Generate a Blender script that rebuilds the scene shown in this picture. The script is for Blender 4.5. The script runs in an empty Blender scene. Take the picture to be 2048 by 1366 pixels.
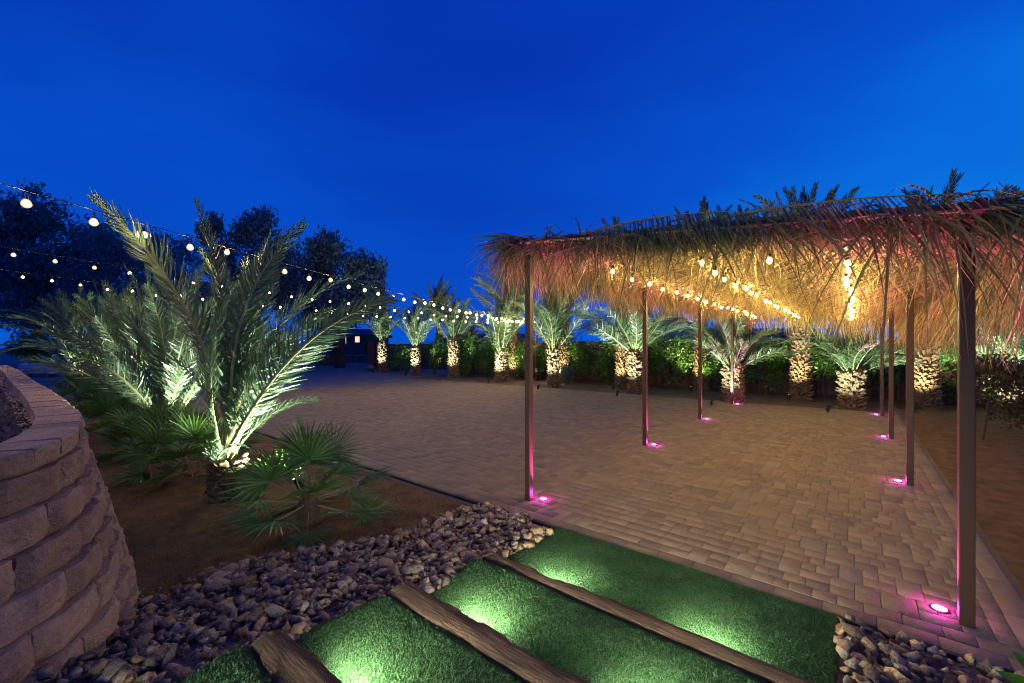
import bpy, bmesh, math, random
import numpy as np
from mathutils import Vector, Matrix, Euler, noise
random.seed(7); rng = np.random.default_rng(7)
R = math.radians
SC = bpy.context.scene
C = SC.collection

# ---------------------------------------------------------------- camera
H, F = 1.56, 845.0
cam_d = bpy.data.cameras.new('camera'); cam = bpy.data.objects.new('camera', cam_d); C.objects.link(cam)
cam.location = (0, 0, H); cam.rotation_euler = (R(90), 0, 0)
cam_d.sensor_width = 36; cam_d.lens = F/2048*36; cam_d.shift_y = 10/2048
cam_d.clip_start = 0.05; cam_d.clip_end = 3000
SC.camera = cam
# ---------------------------------------------------------------- world: dusk sky
W = bpy.data.worlds.new('World'); SC.world = W; W.use_nodes = True
nt = W.node_tree; nt.nodes.clear()
def N(t, typ, **kw):
    n = t.nodes.new(typ)
    for k, v in kw.items(): setattr(n, k, v)
    return n
sky = N(nt, 'ShaderNodeTexSky', sky_type='NISHITA', sun_disc=False)
sky.sun_elevation = R(-4); sky.sun_rotation = R(60)
tc = N(nt, 'ShaderNodeTexCoord')
dot = N(nt, 'ShaderNodeVectorMath', operation='DOT_PRODUCT'); dot.inputs[1].default_value = (math.sin(R(62)), math.cos(R(62)), 0.0)
nt.links.new(tc.outputs['Generated'], dot.inputs[0])
mp = N(nt, 'ShaderNodeMapping'); mp.inputs['Scale'].default_value = (1.0, 3.0, 5.0); mp.inputs['Rotation'].default_value = (0, R(28), R(20))
nt.links.new(tc.outputs['Generated'], mp.inputs[0])
nz = N(nt, 'ShaderNodeTexNoise'); nz.inputs['Scale'].default_value = 1.4; nz.inputs['Detail'].default_value = 4; nz.inputs['Roughness'].default_value = .45
nt.links.new(mp.outputs[0], nz.inputs[0])
sep = N(nt, 'ShaderNodeSeparateXYZ'); nt.links.new(tc.outputs['Generated'], sep.inputs[0])
# glow factor: toward the set sun, stronger low over the horizon
dotl = N(nt, 'ShaderNodeVectorMath', operation='DOT_PRODUCT'); dotl.inputs[1].default_value = (math.sin(R(-70)), math.cos(R(-70)), 0.0)
nt.links.new(tc.outputs['Generated'], dotl.inputs[0])
def lobe(src, pw):
    a_ = N(nt, 'ShaderNodeMath', operation='MAXIMUM'); a_.inputs[1].default_value = 0; nt.links.new(src, a_.inputs[0])
    b_ = N(nt, 'ShaderNodeMath', operation='POWER'); b_.inputs[1].default_value = pw; nt.links.new(a_.outputs[0], b_.inputs[0]); return b_.outputs[0]
m0 = N(nt, 'ShaderNodeMath', operation='MULTIPLY_ADD'); m0.inputs[1].default_value = 0.124; m0.inputs[2].default_value = 0.40
nt.links.new(lobe(dotl.outputs['Value'], 2), m0.inputs[0])
m1 = N(nt, 'ShaderNodeMath', operation='MULTIPLY_ADD'); m1.inputs[1].default_value = 0.42
nt.links.new(lobe(dot.outputs['Value'], 3), m1.inputs[0]); nt.links.new(m0.outputs[0], m1.inputs[2])
ab = N(nt, 'ShaderNodeMath', operation='ABSOLUTE'); nt.links.new(sep.outputs['Z'], ab.inputs[0])
m2 = N(nt, 'ShaderNodeMath', operation='MULTIPLY_ADD'); m2.inputs[1].default_value = -0.365
nt.links.new(ab.outputs[0], m2.inputs[0]); nt.links.new(m1.outputs[0], m2.inputs[2])
m3 = N(nt, 'ShaderNodeMath', operation='MULTIPLY_ADD'); m3.inputs[1].default_value = 0.27
nt.links.new(nz.outputs['Fac'], m3.inputs[0]); nt.links.new(m2.outputs[0], m3.inputs[2])
cr = N(nt, 'ShaderNodeValToRGB'); nt.links.new(m3.outputs[0], cr.inputs[0])
e = cr.color_ramp.elements
e[0].position = 0.10; e[0].color = (0.0015, 0.019, 0.29, 1)
e[1].position = 0.98; e[1].color = (0.002, 0.30, 0.86, 1)
x = e.new(0.36); x.color = (0.001, 0.036, 0.41, 1)
x = e.new(0.60); x.color = (0.001, 0.075, 0.55, 1)
x = e.new(0.78); x.color = (0.001, 0.15, 0.67, 1)
mx = N(nt, 'ShaderNodeMix', data_type='RGBA', blend_type='ADD'); mx.inputs[0].default_value = 0.02
nt.links.new(cr.outputs[0], mx.inputs[6]); nt.links.new(sky.outputs[0], mx.inputs[7])
bg = N(nt, 'ShaderNodeBackground'); bg.inputs[1].default_value = 1.0
nt.links.new(mx.outputs[2], bg.inputs[0])
wo = N(nt, 'ShaderNodeOutputWorld'); nt.links.new(bg.outputs[0], wo.inputs[0])
# ---------------------------------------------------------------- exposure, render
SC.view_settings.view_transform = 'Standard'; SC.view_settings.look = 'None'
SC.view_settings.exposure = 0.15; SC.view_settings.gamma = 1; SC.view_settings.use_curve_mapping = False
SC.render.engine = 'CYCLES'
cy = SC.cycles
cy.use_denoising = True; cy.max_bounces = 6; cy.diffuse_bounces = 3; cy.glossy_bounces = 2; cy.transmission_bounces = 3
cy.sample_clamp_indirect = 3; cy.sample_clamp_direct = 0; cy.use_light_tree = True; cy.caustics_reflective = False; cy.caustics_refractive = False
cy.pixel_filter_type = 'BLACKMAN_HARRIS'; cy.filter_width = 1.1
try: cy.denoising_prefilter = 'NONE'; cy.denoising_input_passes = 'RGB_ALBEDO_NORMAL'
except Exception: pass

# ---------------------------------------------------------------- frames of reference
TH = math.atan2(.629, .777); CU, SU = math.cos(TH), math.sin(TH)
def P(u, v, z=0.0): return Vector((CU*u + SU*v, -SU*u + CU*v, z))
def UV(x, y): return (CU*x - SU*y, SU*x + CU*y)
def G(px, py, z=0.0):
    Z = (H - z)*F/(py - 693.0); return Vector(((px-1024)/F*Z, Z, z))
def D(px, py, Z): return Vector(((px-1024)/F*Z, Z, H - (py-693)/F*Z))
RZ = -TH     # rotation of patio frame about z

# ---------------------------------------------------------------- materials
MATS = {}
def mat(name, col, rough=.7, col2=None, scale=8, bump=0., bscale=60, spec=.35, metal=0., transl=0., rnd=0., detail=5, emit=None, estr=0., coat=0., stretch=None, col3=None):
    m = bpy.data.materials.new(name); m.use_nodes = True; t = m.node_tree
    b = t.nodes['Principled BSDF']; out = t.nodes['Material Output']
    b.inputs['Roughness'].default_value = rough; b.inputs['Metallic'].default_value = metal
    b.inputs['Specular IOR Level'].default_value = spec
    if coat: b.inputs['Coat Weight'].default_value = coat
    tcn = N(t, 'ShaderNodeTexCoord'); src = tcn.outputs['Object']
    geo = N(t, 'ShaderNodeNewGeometry'); src = geo.outputs['Position']
    if stretch:
        mpn = N(t, 'ShaderNodeMapping'); mpn.inputs['Scale'].default_value = stretch
        t.links.new(tcn.outputs['Object'], mpn.inputs[0]); src = mpn.outputs[0]
    c1 = (*col, 1)
    if col2 is None: col2 = tuple(c*.7 for c in col)
    nz = N(t, 'ShaderNodeTexNoise'); nz.inputs['Scale'].default_value = scale; nz.inputs['Detail'].default_value = detail; nz.inputs['Roughness'].default_value = .6
    t.links.new(src, nz.inputs[0])
    ramp = N(t, 'ShaderNodeValToRGB'); t.links.new(nz.outputs['Fac'], ramp.inputs[0])
    ramp.color_ramp.elements[0].position = .34; ramp.color_ramp.elements[0].color = (*col2, 1)
    ramp.color_ramp.elements[1].position = .66; ramp.color_ramp.elements[1].color = c1
    colsock = ramp.outputs[0]
    if rnd:
        at = N(t, 'ShaderNodeAttribute', attribute_name='rnd'); oi = N(t, 'ShaderNodeObjectInfo')
        ad = N(t, 'ShaderNodeMath', operation='ADD'); t.links.new(at.outputs['Fac'], ad.inputs[0]); t.links.new(oi.outputs['Random'], ad.inputs[1])
        fr = N(t, 'ShaderNodeMath', operation='FRACT'); t.links.new(ad.outputs[0], fr.inputs[0])
        if col3:
            r3 = N(t, 'ShaderNodeValToRGB'); r3.color_ramp.interpolation = 'LINEAR'
            cc = [col3[i] for i in range(len(col3))]
            r3.color_ramp.elements[0].color = (*cc[0], 1); r3.color_ramp.elements[1].color = (*cc[-1], 1)
            for i in range(1, len(cc)-1):
                q = r3.color_ramp.elements.new(i/(len(cc)-1)); q.color = (*cc[i], 1)
            t.links.new(fr.outputs[0], r3.inputs[0])
            mm = N(t, 'ShaderNodeMix', data_type='RGBA', blend_type='MIX'); mm.inputs[0].default_value = .65
            t.links.new(colsock, mm.inputs[6]); t.links.new(r3.outputs[0], mm.inputs[7]); colsock = mm.outputs[2]
            fr2 = N(t, 'ShaderNodeMath', operation='MULTIPLY'); fr2.inputs[1].default_value = 7.31; t.links.new(ad.outputs[0], fr2.inputs[0])
            fr = N(t, 'ShaderNodeMath', operation='FRACT'); t.links.new(fr2.outputs[0], fr.inputs[0])
        mr = N(t, 'ShaderNodeMapRange'); mr.inputs['To Min'].default_value = 1-rnd; mr.inputs['To Max'].default_value = 1+rnd
        t.links.new(fr.outputs[0], mr.inputs['Value'])
        hs = N(t, 'ShaderNodeHueSaturation'); t.links.new(mr.outputs[0], hs.inputs['Value']); t.links.new(colsock, hs.inputs['Color'])
        colsock = hs.outputs[0]
    t.links.new(colsock, b.inputs['Base Color'])
    if bump:
        nb = N(t, 'ShaderNodeTexNoise'); nb.inputs['Scale'].default_value = bscale; nb.inputs['Detail'].default_value = 6; nb.inputs['Roughness'].default_value = .65
        t.links.new(src, nb.inputs[0])
        bp = N(t, 'ShaderNodeBump'); bp.inputs['Strength'].default_value = min(1, bump); bp.inputs['Distance'].default_value = .02*max(1, bump)
        t.links.new(nb.outputs['Fac'], bp.inputs['Height']); t.links.new(bp.outputs[0], b.inputs['Normal'])
    if transl:
        tr = N(t, 'ShaderNodeBsdfTranslucent'); t.links.new(colsock, tr.inputs[0])
        ms = N(t, 'ShaderNodeMixShader'); ms.inputs[0].default_value = transl
        t.links.new(b.outputs[0], ms.inputs[1]); t.links.new(tr.outputs[0], ms.inputs[2]); t.links.new(ms.outputs[0], out.inputs[0])
    if emit:
        b.inputs['Emission Color'].default_value = (*emit, 1); b.inputs['Emission Strength'].default_value = estr
    MATS[name] = m; return m

M_gravel = mat('pale_gravel', (.30, .27, .24), .95, (.20, .18, .16), 1.3, 1.0, 90, detail=8)
M_soil = mat('brown_soil', (.32, .20, .085), .95, (.18, .11, .048), 6, 1.6, 130, detail=8, spec=.15)
M_strip = mat('planting_strip', (.22, .165, .115), .95, (.13, .095, .065), 2.5, 1.2, 100, detail=8, spec=.15)
M_pav = mat('paver_stone', (.285, .22, .145), .8, (.20, .16, .115), 5, .5, 120, rnd=.14, detail=7, spec=.3, col3=[(.25,.185,.105),(.29,.22,.12),(.18,.155,.115),(.31,.24,.135),(.24,.185,.11),(.28,.21,.12)])
M_joint = mat('joint_sand', (.05, .038, .028), .95)
M_block = mat('wall_block', (.60, .42, .26), .9, (.42, .28, .17), 9, 1.2, 55, rnd=.18, detail=9, spec=.2)
M_rock = mat('river_rock', (.50, .38, .22), .75, (.19, .14, .09), 22, .8, 60, rnd=.5, detail=7, spec=.35, col3=[(.15,.11,.08),(.46,.28,.10),(.12,.12,.13),(.55,.42,.18),(.28,.12,.05),(.22,.20,.18),(.60,.52,.30),(.32,.19,.09)])
M_dgravel = mat('dark_gravel', (.17, .15, .15), .9, (.08, .075, .08), 60, 1.5, 70, rnd=.4)
M_turf = mat('artificial_turf', (.080, .185, .062), .6, (.052, .13, .042), 5, 0, rnd=.45, transl=.35, spec=.3)
M_turfbase = mat('turf_backing', (.035, .10, .026), .9, (.022, .07, .018), 40, 1, 250)
M_wood = mat('railway_timber', (.20, .125, .07), .85, (.055, .035, .02), 7, 1.4, 9, stretch=(1.2, 14, 14), detail=10, rnd=.12, spec=.25)
M_post = mat('brown_metal', (.085, .045, .028), .42, (.075, .04, .025), 3, .08, 200, metal=.35, spec=.5)
M_leafP = mat('date_leaflet', (.10, .17, .082), .40, (.07, .12, .06), 3, rnd=.28, transl=.25, spec=.5)
M_leafB = mat('olive_leaflet', (.15, .18, .07), .5, (.09, .125, .055), 3, rnd=.28, transl=.25, spec=.4)
M_rach = mat('frond_stem', (.26, .27, .11), .5, (.17, .19, .08), 5, rnd=.15)
M_fan = mat('fan_leaflet', (.10, .22, .04), .42, (.06, .15, .03), 3, rnd=.3, transl=.2, spec=.45)
M_boot = mat('leaf_stub', (.28, .21, .13), .9, (.12, .085, .05), 14, .8, 70, rnd=.25, spec=.15)
M_trunk = mat('palm_trunk', (.17, .115, .07), .95, (.07, .045, .03), 14, 1.4, 40, spec=.1)
M_husk = mat('dry_husk', (.30, .19, .10), .9, (.16, .095, .05), 12, .5, 50, rnd=.3, transl=.15)
M_straw = mat('dry_thatch', (.60, .46, .19), .6, (.38, .26, .10), 9, rnd=.6, transl=.22, spec=.25)
M_green = mat('drying_leaflet', (.17, .20, .07), .5, (.20, .18, .07), 3, rnd=.3, transl=.08, spec=.35)
M_hedge = mat('hedge_leaf', (.11, .25, .04), .45, (.065, .17, .03), 4, rnd=.4, transl=.2, spec=.5)
M_tree = mat('tree_leaf', (.20, .30, .30), .6, (.13, .20, .20), .5, rnd=.5, transl=.45, spec=.3)
M_bark = mat('tree_bark', (.10, .075, .055), .95, (.05, .04, .03), 5, .8, 20)
M_redtip = mat('red_tip_leaf', (.10, .085, .03), .5, (.05, .06, .02), 4, rnd=.35, transl=.2, col3=[(.05,.09,.025),(.09,.09,.03),(.22,.08,.05),(.06,.10,.03)])
M_petal = mat('white_petal', (.75, .70, .60), .6)
M_black = mat('black_plastic', (.012, .012, .013), .45)
M_wire = mat('black_cable', (.03, .028, .025), .5)
M_fence = mat('fence_board', (.15, .085, .05), .9, (.08, .045, .03), 5, .5, 30, rnd=.25)
M_brick = mat('red_block', (.20, .075, .055), .9, (.13, .05, .04), 6, .4, 60, rnd=.2)
M_siding = mat('house_siding', (.42, .46, .50), .7, (.38, .42, .47), 3)
M_sidd = mat('dark_siding', (.10, .12, .15), .8)
M_roof = mat('house_shingle', (.10, .10, .11), .9, (.07, .07, .08), 10, rnd=.15)
M_bag = mat('sandbag', (.75, .75, .72), .8, (.6, .6, .58), 6, .3, 40, rnd=.08)
M_pallet = mat('crate_wood', (.30, .17, .09), .85, (.2, .11, .06), 6, rnd=.15)
M_table = mat('garden_table', (.35, .40, .42), .5)
M_boulder = mat('boulder_stone', (.30, .25, .20), .9, (.18, .15, .12), 5, 1, 20, rnd=.2)
M_citrus = mat('citrus_leaf', (.10, .26, .02), .4, (.07, .2, .015), 6, spec=.5, transl=.3)
M_win = mat('lit_window', (.8, .7, .5), .5, emit=(1, .80, .52), estr=.9)
M_bulb = mat('warm_bulb', (1, .9, .7), .4, emit=(1.0, .74, .32), estr=820)
M_bulbf = mat('warm_bulb_far', (1, .9, .7), .4, emit=(1.0, .72, .33), estr=760)
M_glow = bpy.data.materials.new('halo_globe'); M_glow.use_nodes = True; _t = M_glow.node_tree; _t.nodes.clear()  # see-through bulb shell whose emission imitates a warm halo around the core
_e = N(_t, 'ShaderNodeEmission'); _e.inputs[0].default_value = (1, .58, .17, 1); _e.inputs[1].default_value = 3.4
_tr = N(_t, 'ShaderNodeBsdfTransparent'); _lw = N(_t, 'ShaderNodeLayerWeight'); _lw.inputs[0].default_value = .35
_mr = N(_t, 'ShaderNodeMapRange'); _mr.inputs['From Min'].default_value = 0; _mr.inputs['From Max'].default_value = .9; _mr.inputs['To Min'].default_value = .40; _mr.inputs['To Max'].default_value = .03
_m = N(_t, 'ShaderNodeMixShader'); _o = N(_t, 'ShaderNodeOutputMaterial'); _t.links.new(_lw.outputs['Facing'], _mr.inputs['Value']); _t.links.new(_mr.outputs[0], _m.inputs[0])
_t.links.new(_tr.outputs[0], _m.inputs[1]); _t.links.new(_e.outputs[0], _m.inputs[2]); _t.links.new(_m.outputs[0], _o.inputs[0])
M_pink = mat('pink_lens', (1, .5, .9), .4, emit=(1.0, .10, .85), estr=30)
M_lens = mat('white_lens', (1, 1, 1), .4, emit=(.92, 1.0, .86), estr=25)
M_lensw = mat('warm_lens', (1, 1, 1), .4, emit=(1, .86, .55), estr=12)
M_steplens = mat('step_lens', (1, 1, 1), .4, emit=(.95, 1.0, .85), estr=20)

# ---------------------------------------------------------------- helpers
def np_mesh(name, V, Fc, mats, rnd=None, mi=None, smooth=False):
    """V (n,3); Fc list of arrays (m,k) with constant k each"""
    me = bpy.data.meshes.new(name); V = np.asarray(V, dtype=np.float32)
    me.vertices.add(len(V)); me.vertices.foreach_set('co', V.ravel())
    if not isinstance(Fc, list): Fc = [Fc]
    Fc = [np.asarray(f, dtype=np.int32) for f in Fc if len(f)]
    idx = np.concatenate([f.ravel() for f in Fc]); tot = np.concatenate([np.full(len(f), f.shape[1], dtype=np.int32) for f in Fc])
    st = np.concatenate([[0], np.cumsum(tot)[:-1]]).astype(np.int32)
    me.loops.add(len(idx)); me.loops.foreach_set('vertex_index', idx)
    me.polygons.add(len(tot)); me.polygons.foreach_set('loop_start', st)
    if mi is not None: me.polygons.foreach_set('material_index', np.asarray(mi, dtype=np.int32))
    if not isinstance(mats, (list, tuple)): mats = [mats]
    for m in mats: me.materials.append(m)
    if rnd is not None:
        a = me.attributes.new('rnd', 'FLOAT', 'FACE'); a.data.foreach_set('value', np.asarray(rnd, dtype=np.float32))
    if smooth: me.polygons.foreach_set('use_smooth', np.ones(len(tot), dtype=bool))
    me.update(); me.validate(); return me
def link(name, data, parent=None, loc=None, rot=None, scale=None):
    o = bpy.data.objects.new(name, data); C.objects.link(o)
    if parent is not None: o.parent = parent
    if loc is not None: o.location = loc
    if rot is not None: o.rotation_euler = rot
    if scale is not None: o.scale = (scale,)*3 if isinstance(scale, (int, float)) else scale
    return o
def tag(o, label=None, cat=None, group=None, kind=None):
    if label: o['label'] = label
    if cat: o['category'] = cat
    if group: o['group'] = group
    if kind: o['kind'] = kind
    return o
def empty(name, loc, label, cat, group=None, rz=0):
    o = bpy.data.objects.new(name, None); C.objects.link(o); o.location = loc; o.rotation_euler = (0, 0, rz); o.empty_display_size = .1
    return tag(o, label, cat, group)
class MB:
    def __init__(s): s.v = []; s.f = []; s.mi = []
    def add(s, vs, fs, m=0):
        n = len(s.v); s.v += [tuple(q) for q in vs]; s.f += [tuple(i+n for i in f) for f in fs]; s.mi += [m]*len(fs); return s
    def box(s, x0, x1, y0, y1, z0, z1, m=0, M=None, bev=0):
        vs = [(x, y, z) for x in (x0, x1) for y in (y0, y1) for z in (z0, z1)]
        if M: vs = [M @ Vector(q) for q in vs]
        return s.add(vs, [(0,1,3,2),(4,6,7,5),(0,4,5,1),(2,3,7,6),(0,2,6,4),(1,5,7,3)], m)
    def tube(s, pts, rad, n=8, m=0, cap=True):
        pts = [Vector(p) for p in pts]; k = len(pts); rs = rad if hasattr(rad, '__len__') else [rad]*k
        vs = []; ref = None
        for i, p in enumerate(pts):
            d = (pts[min(i+1, k-1)] - pts[max(i-1, 0)]).normalized()
            if ref is None: ref = d.orthogonal().normalized()
            a = (ref - d*ref.dot(d)).normalized(); b = d.cross(a); ref = a
            vs += [p + (a*math.cos(2*math.pi*j/n) + b*math.sin(2*math.pi*j/n))*rs[i] for j in range(n)]
        fs = [(i*n+j, i*n+(j+1) % n, (i+1)*n+(j+1) % n, (i+1)*n+j) for i in range(k-1) for j in range(n)]
        if cap: fs += [tuple(range(n))[::-1], tuple((k-1)*n+j for j in range(n))]
        return s.add(vs, fs, m)
    def mesh(s, name, mats, smooth=False, bevel=0):
        me = bpy.data.meshes.new(name); me.from_pydata(s.v, [], s.f)
        for m in (mats if isinstance(mats, (list, tuple)) else [mats]): me.materials.append(m)
        me.polygons.foreach_set('material_index', s.mi)
        if bevel:
            bm = bmesh.new(); bm.from_mesh(me); bmesh.ops.bevel(bm, geom=bm.edges[:], offset=bevel, segments=1, affect='EDGES', profile=.5); bm.to_mesh(me); bm.free()
        if smooth: me.polygons.foreach_set('use_smooth', [True]*len(me.polygons))
        me.update(); return me
    def build(s, name, mats, parent=None, smooth=False, bevel=0, loc=None, rot=None):
        return link(name, s.mesh(name, mats, smooth, bevel), parent, loc, rot)
def ncoord(x, y, s, o=0.): return noise.noise(Vector((x*s+o, y*s-o, o)))

# ---------------------------------------------------------------- ground
def terrain(u, v):
    """height of the ground under everything (m)"""
    S = max(0.0, (2.25-v)*.165)
    if v > 2.3 or u > 6: base = 0
    else:
        if u <= -1.9: w = max(0.0, min(1.0, (u+3.45)/1.45)); w = w*w*(3-2*w)*.85
        else: w = 1.0
        base = S*w
    n = ncoord(u, v, .8)*.012 + ncoord(u, v, 3.5, 5)*.006
    return base + n
def sheet(name, us, vs, m, off, hf=terrain, wav=0., keep=None, jit=.0):
    nu, nv = len(us), len(vs); V_ = []
    for i, u in enumerate(us):
        for j, v in enumerate(vs):
            uu, vv = u, v
            if wav and j in (0, nv-1): vv = v + wav*ncoord(u, 0, .35, 3)*2
            if wav and i in (0, nu-1): uu = u + wav*ncoord(v, 0, .35, 9)*2
            p = P(uu, vv, hf(uu, vv)+off+(random.uniform(-jit, jit) if jit else 0)); V_.append(p[:])
    Fc = [(i*nv+j, i*nv+j+1, (i+1)*nv+j+1, (i+1)*nv+j) for i in range(nu-1) for j in range(nv-1) if keep is None or keep((us[i]+us[i+1])/2, (vs[j]+vs[j+1])/2)]
    Fc = [f[::-1] for f in Fc]
    return np_mesh(name, np.array(V_), np.array(Fc), m, smooth=True)
fl = lambda u, v: -.045 if v > 2.2 or u < -3.6 else terrain(u, v)-.045
us = [-600, -200, -80, -40, -28, -22] + [-18 + .5*i for i in range(60)] + [13, 17, 25, 50, 200, 600]
vs = [-60, -20, -8, -5] + [-4+.5*i for i in range(45)] + [20, 24, 30, 45, 90, 250, 900]
g = link('ground', sheet('ground', us, vs, M_gravel, 0, fl)); tag(g, 'pale gravel ground of the yard beyond the paved patio', kind='structure')
ar = lambda a, b, s: list(np.arange(a, b+1e-6, s))
sb = link('soil_bed', sheet('soil_bed', ar(-17, .0, .1), ar(-2.4, 3.06, .1), M_soil, -.022, wav=0, jit=.004)); tag(sb, 'brown soil bed with palms beside the block wall', kind='structure')
s2 = link('soil_bed', sheet('soil_bed', ar(.86, 14, .2), ar(-3, 17, .2), M_soil, -.018, hf=lambda u, v: .012*ncoord(u, v, 1.2), jit=.003)); tag(s2, 'brown soil bed right of the paved patio', kind='structure')
s3 = link('planting_strip', sheet('planting_strip', ar(-17.5, .84, .2), ar(13.34, 17, .2), M_strip, -.018, hf=lambda u, v: .02*ncoord(u, v, .9), jit=.003)); tag(s3, 'sandy planting strip with palms and hedge behind the patio', kind='structure')

# small clods and pebbles on soil: one stuff object
def hull_rock(seed, n=14, sq=(1, .75, .5)):
    rr = random.Random(seed); bm = bmesh.new()
    for _ in range(n):
        d = Vector((rr.gauss(0, 1), rr.gauss(0, 1), rr.gauss(0, 1))).normalized() * rr.uniform(.8, 1)
        bm.verts.new((d.x*sq[0]*.5, d.y*sq[1]*.5, d.z*sq[2]*.5))
    r_ = bmesh.ops.convex_hull(bm, input=bm.verts[:])
    for q in [x for x in bm.verts if not x.link_faces]: bm.verts.remove(q)
    bmesh.ops.triangulate(bm, faces=bm.faces[:])
    V_ = np.array([q.co[:] for q in bm.verts]); bm.verts.index_update(); Fc = np.array([[w.index for w in f.verts] for f in bm.faces]); bm.free()
    return V_, Fc
ROCKS = [hull_rock(i, 9+i % 5, (1, .62+.05*(i % 6), .36+.06*(i % 5))) for i in range(16)]
def rot_np(e): return np.array(Euler(e).to_matrix())
def joined(name, items, m, parent=None, shapes=ROCKS):
    Vs, Fs, Rn, o = [], [], [], 0
    for (si, loc, e, sc) in items:
        V_, F_ = shapes[si]; Vs.append((V_*sc) @ rot_np(e).T + np.array(loc)); Fs.append(F_+o); o += len(V_); Rn += [random.random()]*len(F_)
    return link(name, np_mesh(name, np.concatenate(Vs), np.concatenate(Fs), m, rnd=Rn), parent)
TINY = [hull_rock(100+i, 7, (1, .8, .6)) for i in range(5)]
it = []
for _ in range(15000):
    u = -2.4 - abs(random.gauss(0, 2.3)); v = random.uniform(-.2, 3.0)
    if u < -9: continue
    s_ = random.uniform(.006, .017) * (2. if random.random() < .06 else 1)
    it.append((random.randrange(5), P(u, v, terrain(u, v)-.02+s_*.2)[:], (random.random()*6,)*3, s_))
for _ in range(2500):
    u = .9 + abs(random.gauss(0, 1.3)); v = random.uniform(1.5, 12.5); s_ = random.uniform(.004, .013)
    it.append((random.randrange(5), P(u, v, -.015)[:], (random.random()*6,)*3, s_))
tag(joined('soil_crumbs', it, M_soil, shapes=TINY), 'loose crumbs of brown soil scattered on the planting beds', kind='stuff')
it = []
for _ in range(6000):
    u = random.uniform(-17.3, .8); v = random.uniform(13.35, 16) ; s_ = random.uniform(.008, .03)
    it.append((random.randrange(5), P(u, v, -.012)[:], (random.random()*6,)*3, s_))
tag(joined('strip_gravel', it, M_strip, shapes=TINY), 'loose gravel scattered on the strip under the palms', kind='stuff')

# ---------------------------------------------------------------- patio of pavers
PU0, PU1, PV0, PV1 = -15.9, .8, 3.1, 13.22
patio = tag(link('patio', np_mesh('patio', np.array([P(PU0, PV0, -.02)[:], P(PU1, PV0, -.02)[:], P(PU1, PV1, -.02)[:], P(PU0, PV1, -.02)[:],
    P(PU0, PV0, -.07)[:], P(PU1, PV0, -.07)[:], P(PU1, PV1, -.07)[:], P(PU0, PV1, -.07)[:]]), np.array([(0,1,2,3),(4,7,6,5),(0,4,5,1),(1,5,6,2),(2,6,7,3),(3,7,4,0)]), M_joint)),
    'brown interlocking paver patio under the thatched pergola', kind='structure')
cu, cv = .042, .122
BW = .125
a0, a1, b0, b1 = PU0+BW, PU1-BW, PV0+BW, PV1-BW
nc, nr = int((a1-a0)/cu), int((b1-b0)/cv); cu = (a1-a0)/nc; cv = (b1-b0)/nr
occ = np.zeros((nr+1, nc), bool); occ[nr:] = True; pv = []
for r in range(nr):
    c = 0
    while c < nc:
        if occ[r, c]: c += 1; continue
        run = 1
        while c+run < nc and not occ[r, c+run] and run < 6: run += 1
        ops = [w for w in (2, 3, 4) if w <= run and run-w != 1]
        w = random.choice(ops+[3]*(3 in ops)) if ops else run
        h = 1
        if r+1 < nr and w >= 3 and random.random() < .13 and not occ[r+1, c:c+w].any():
            k = 0
            while c-1-k >= 0 and not occ[r+1, c-1-k] and k < 3: k += 1
            if k != 1: h = 2
        occ[r:r+h, c:c+w] = True; pv.append((a0+c*cu, b0+r*cv, w*cu, h*cv)); c += w
# border course
u = PU0
while u < PU1-.05:
    w = min(.25, PU1-u); pv += [(u, PV0, w, BW), (u, PV1-BW, w, BW)]; u += w
v = PV0+BW
while v < PV1-BW-.05:
    w = min(.25, PV1-BW-v); pv += [(PU0, v, BW, w), (PU1-BW, v, BW, w)]; v += w
def paver_geo(w, h, z=0.):
    g_ = .0012; b_ = .0026; vs = []
    for (i, zz) in ((g_, -.03), (g_, -b_), (g_+b_, 0)):
        vs += [(-w/2+i, -h/2+i, zz), (w/2-i, -h/2+i, zz), (w/2-i, h/2-i, zz), (-w/2+i, h/2-i, zz)]
    fs = [(8, 9, 10, 11)] + [(k*4+j, k*4+(j+1) % 4, (k+1)*4+(j+1) % 4, (k+1)*4+j) for k in (0, 1) for j in range(4)]
    return np.array(vs), np.array(fs)
def pv_pos(p): return P(p[0]+p[2]/2, p[1]+p[3]/2, 0)
def inview(q, mx=60):
    return q.y > .5 and -mx < 1024+F*q.x/q.y < 2048+mx and 693+F*(H-q.z)/q.y < 1366+mx
pv.sort(key=lambda p: (0 if inview(pv_pos(p)) else 1, pv_pos(p).length))
cache = {}
Vs, Fs, Rn, o = [], [], [], 0
Rm = np.array(Matrix.Rotation(RZ, 3, 'Z'))
for k, p in enumerate(pv):
    q = pv_pos(p); dz = random.uniform(-.0022, .0022); tl = (random.gauss(0, .0028), random.gauss(0, .0028))
    if k < 300:
        key = (round(p[2], 3), round(p[3], 3))
        if key not in cache:
            V_, F_ = paver_geo(p[2], p[3]); cache[key] = np_mesh('paver', V_, F_, M_pav)
        link('paver', cache[key], patio, (q.x, q.y, dz), (tl[0], tl[1], RZ))
    else:
        V_, F_ = paver_geo(p[2], p[3]); V_[:, 2] += V_[:, 0]*tl[0] + V_[:, 1]*tl[1]
        Vs.append(V_ @ Rm.T + np.array([q.x, q.y, dz])); Fs.append(F_+o); o += 12; Rn += [random.random()]*len(F_)
tag(link('pavers', np_mesh('pavers', np.concatenate(Vs), np.concatenate(Fs), M_pav, rnd=Rn), patio), kind='stuff')

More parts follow.
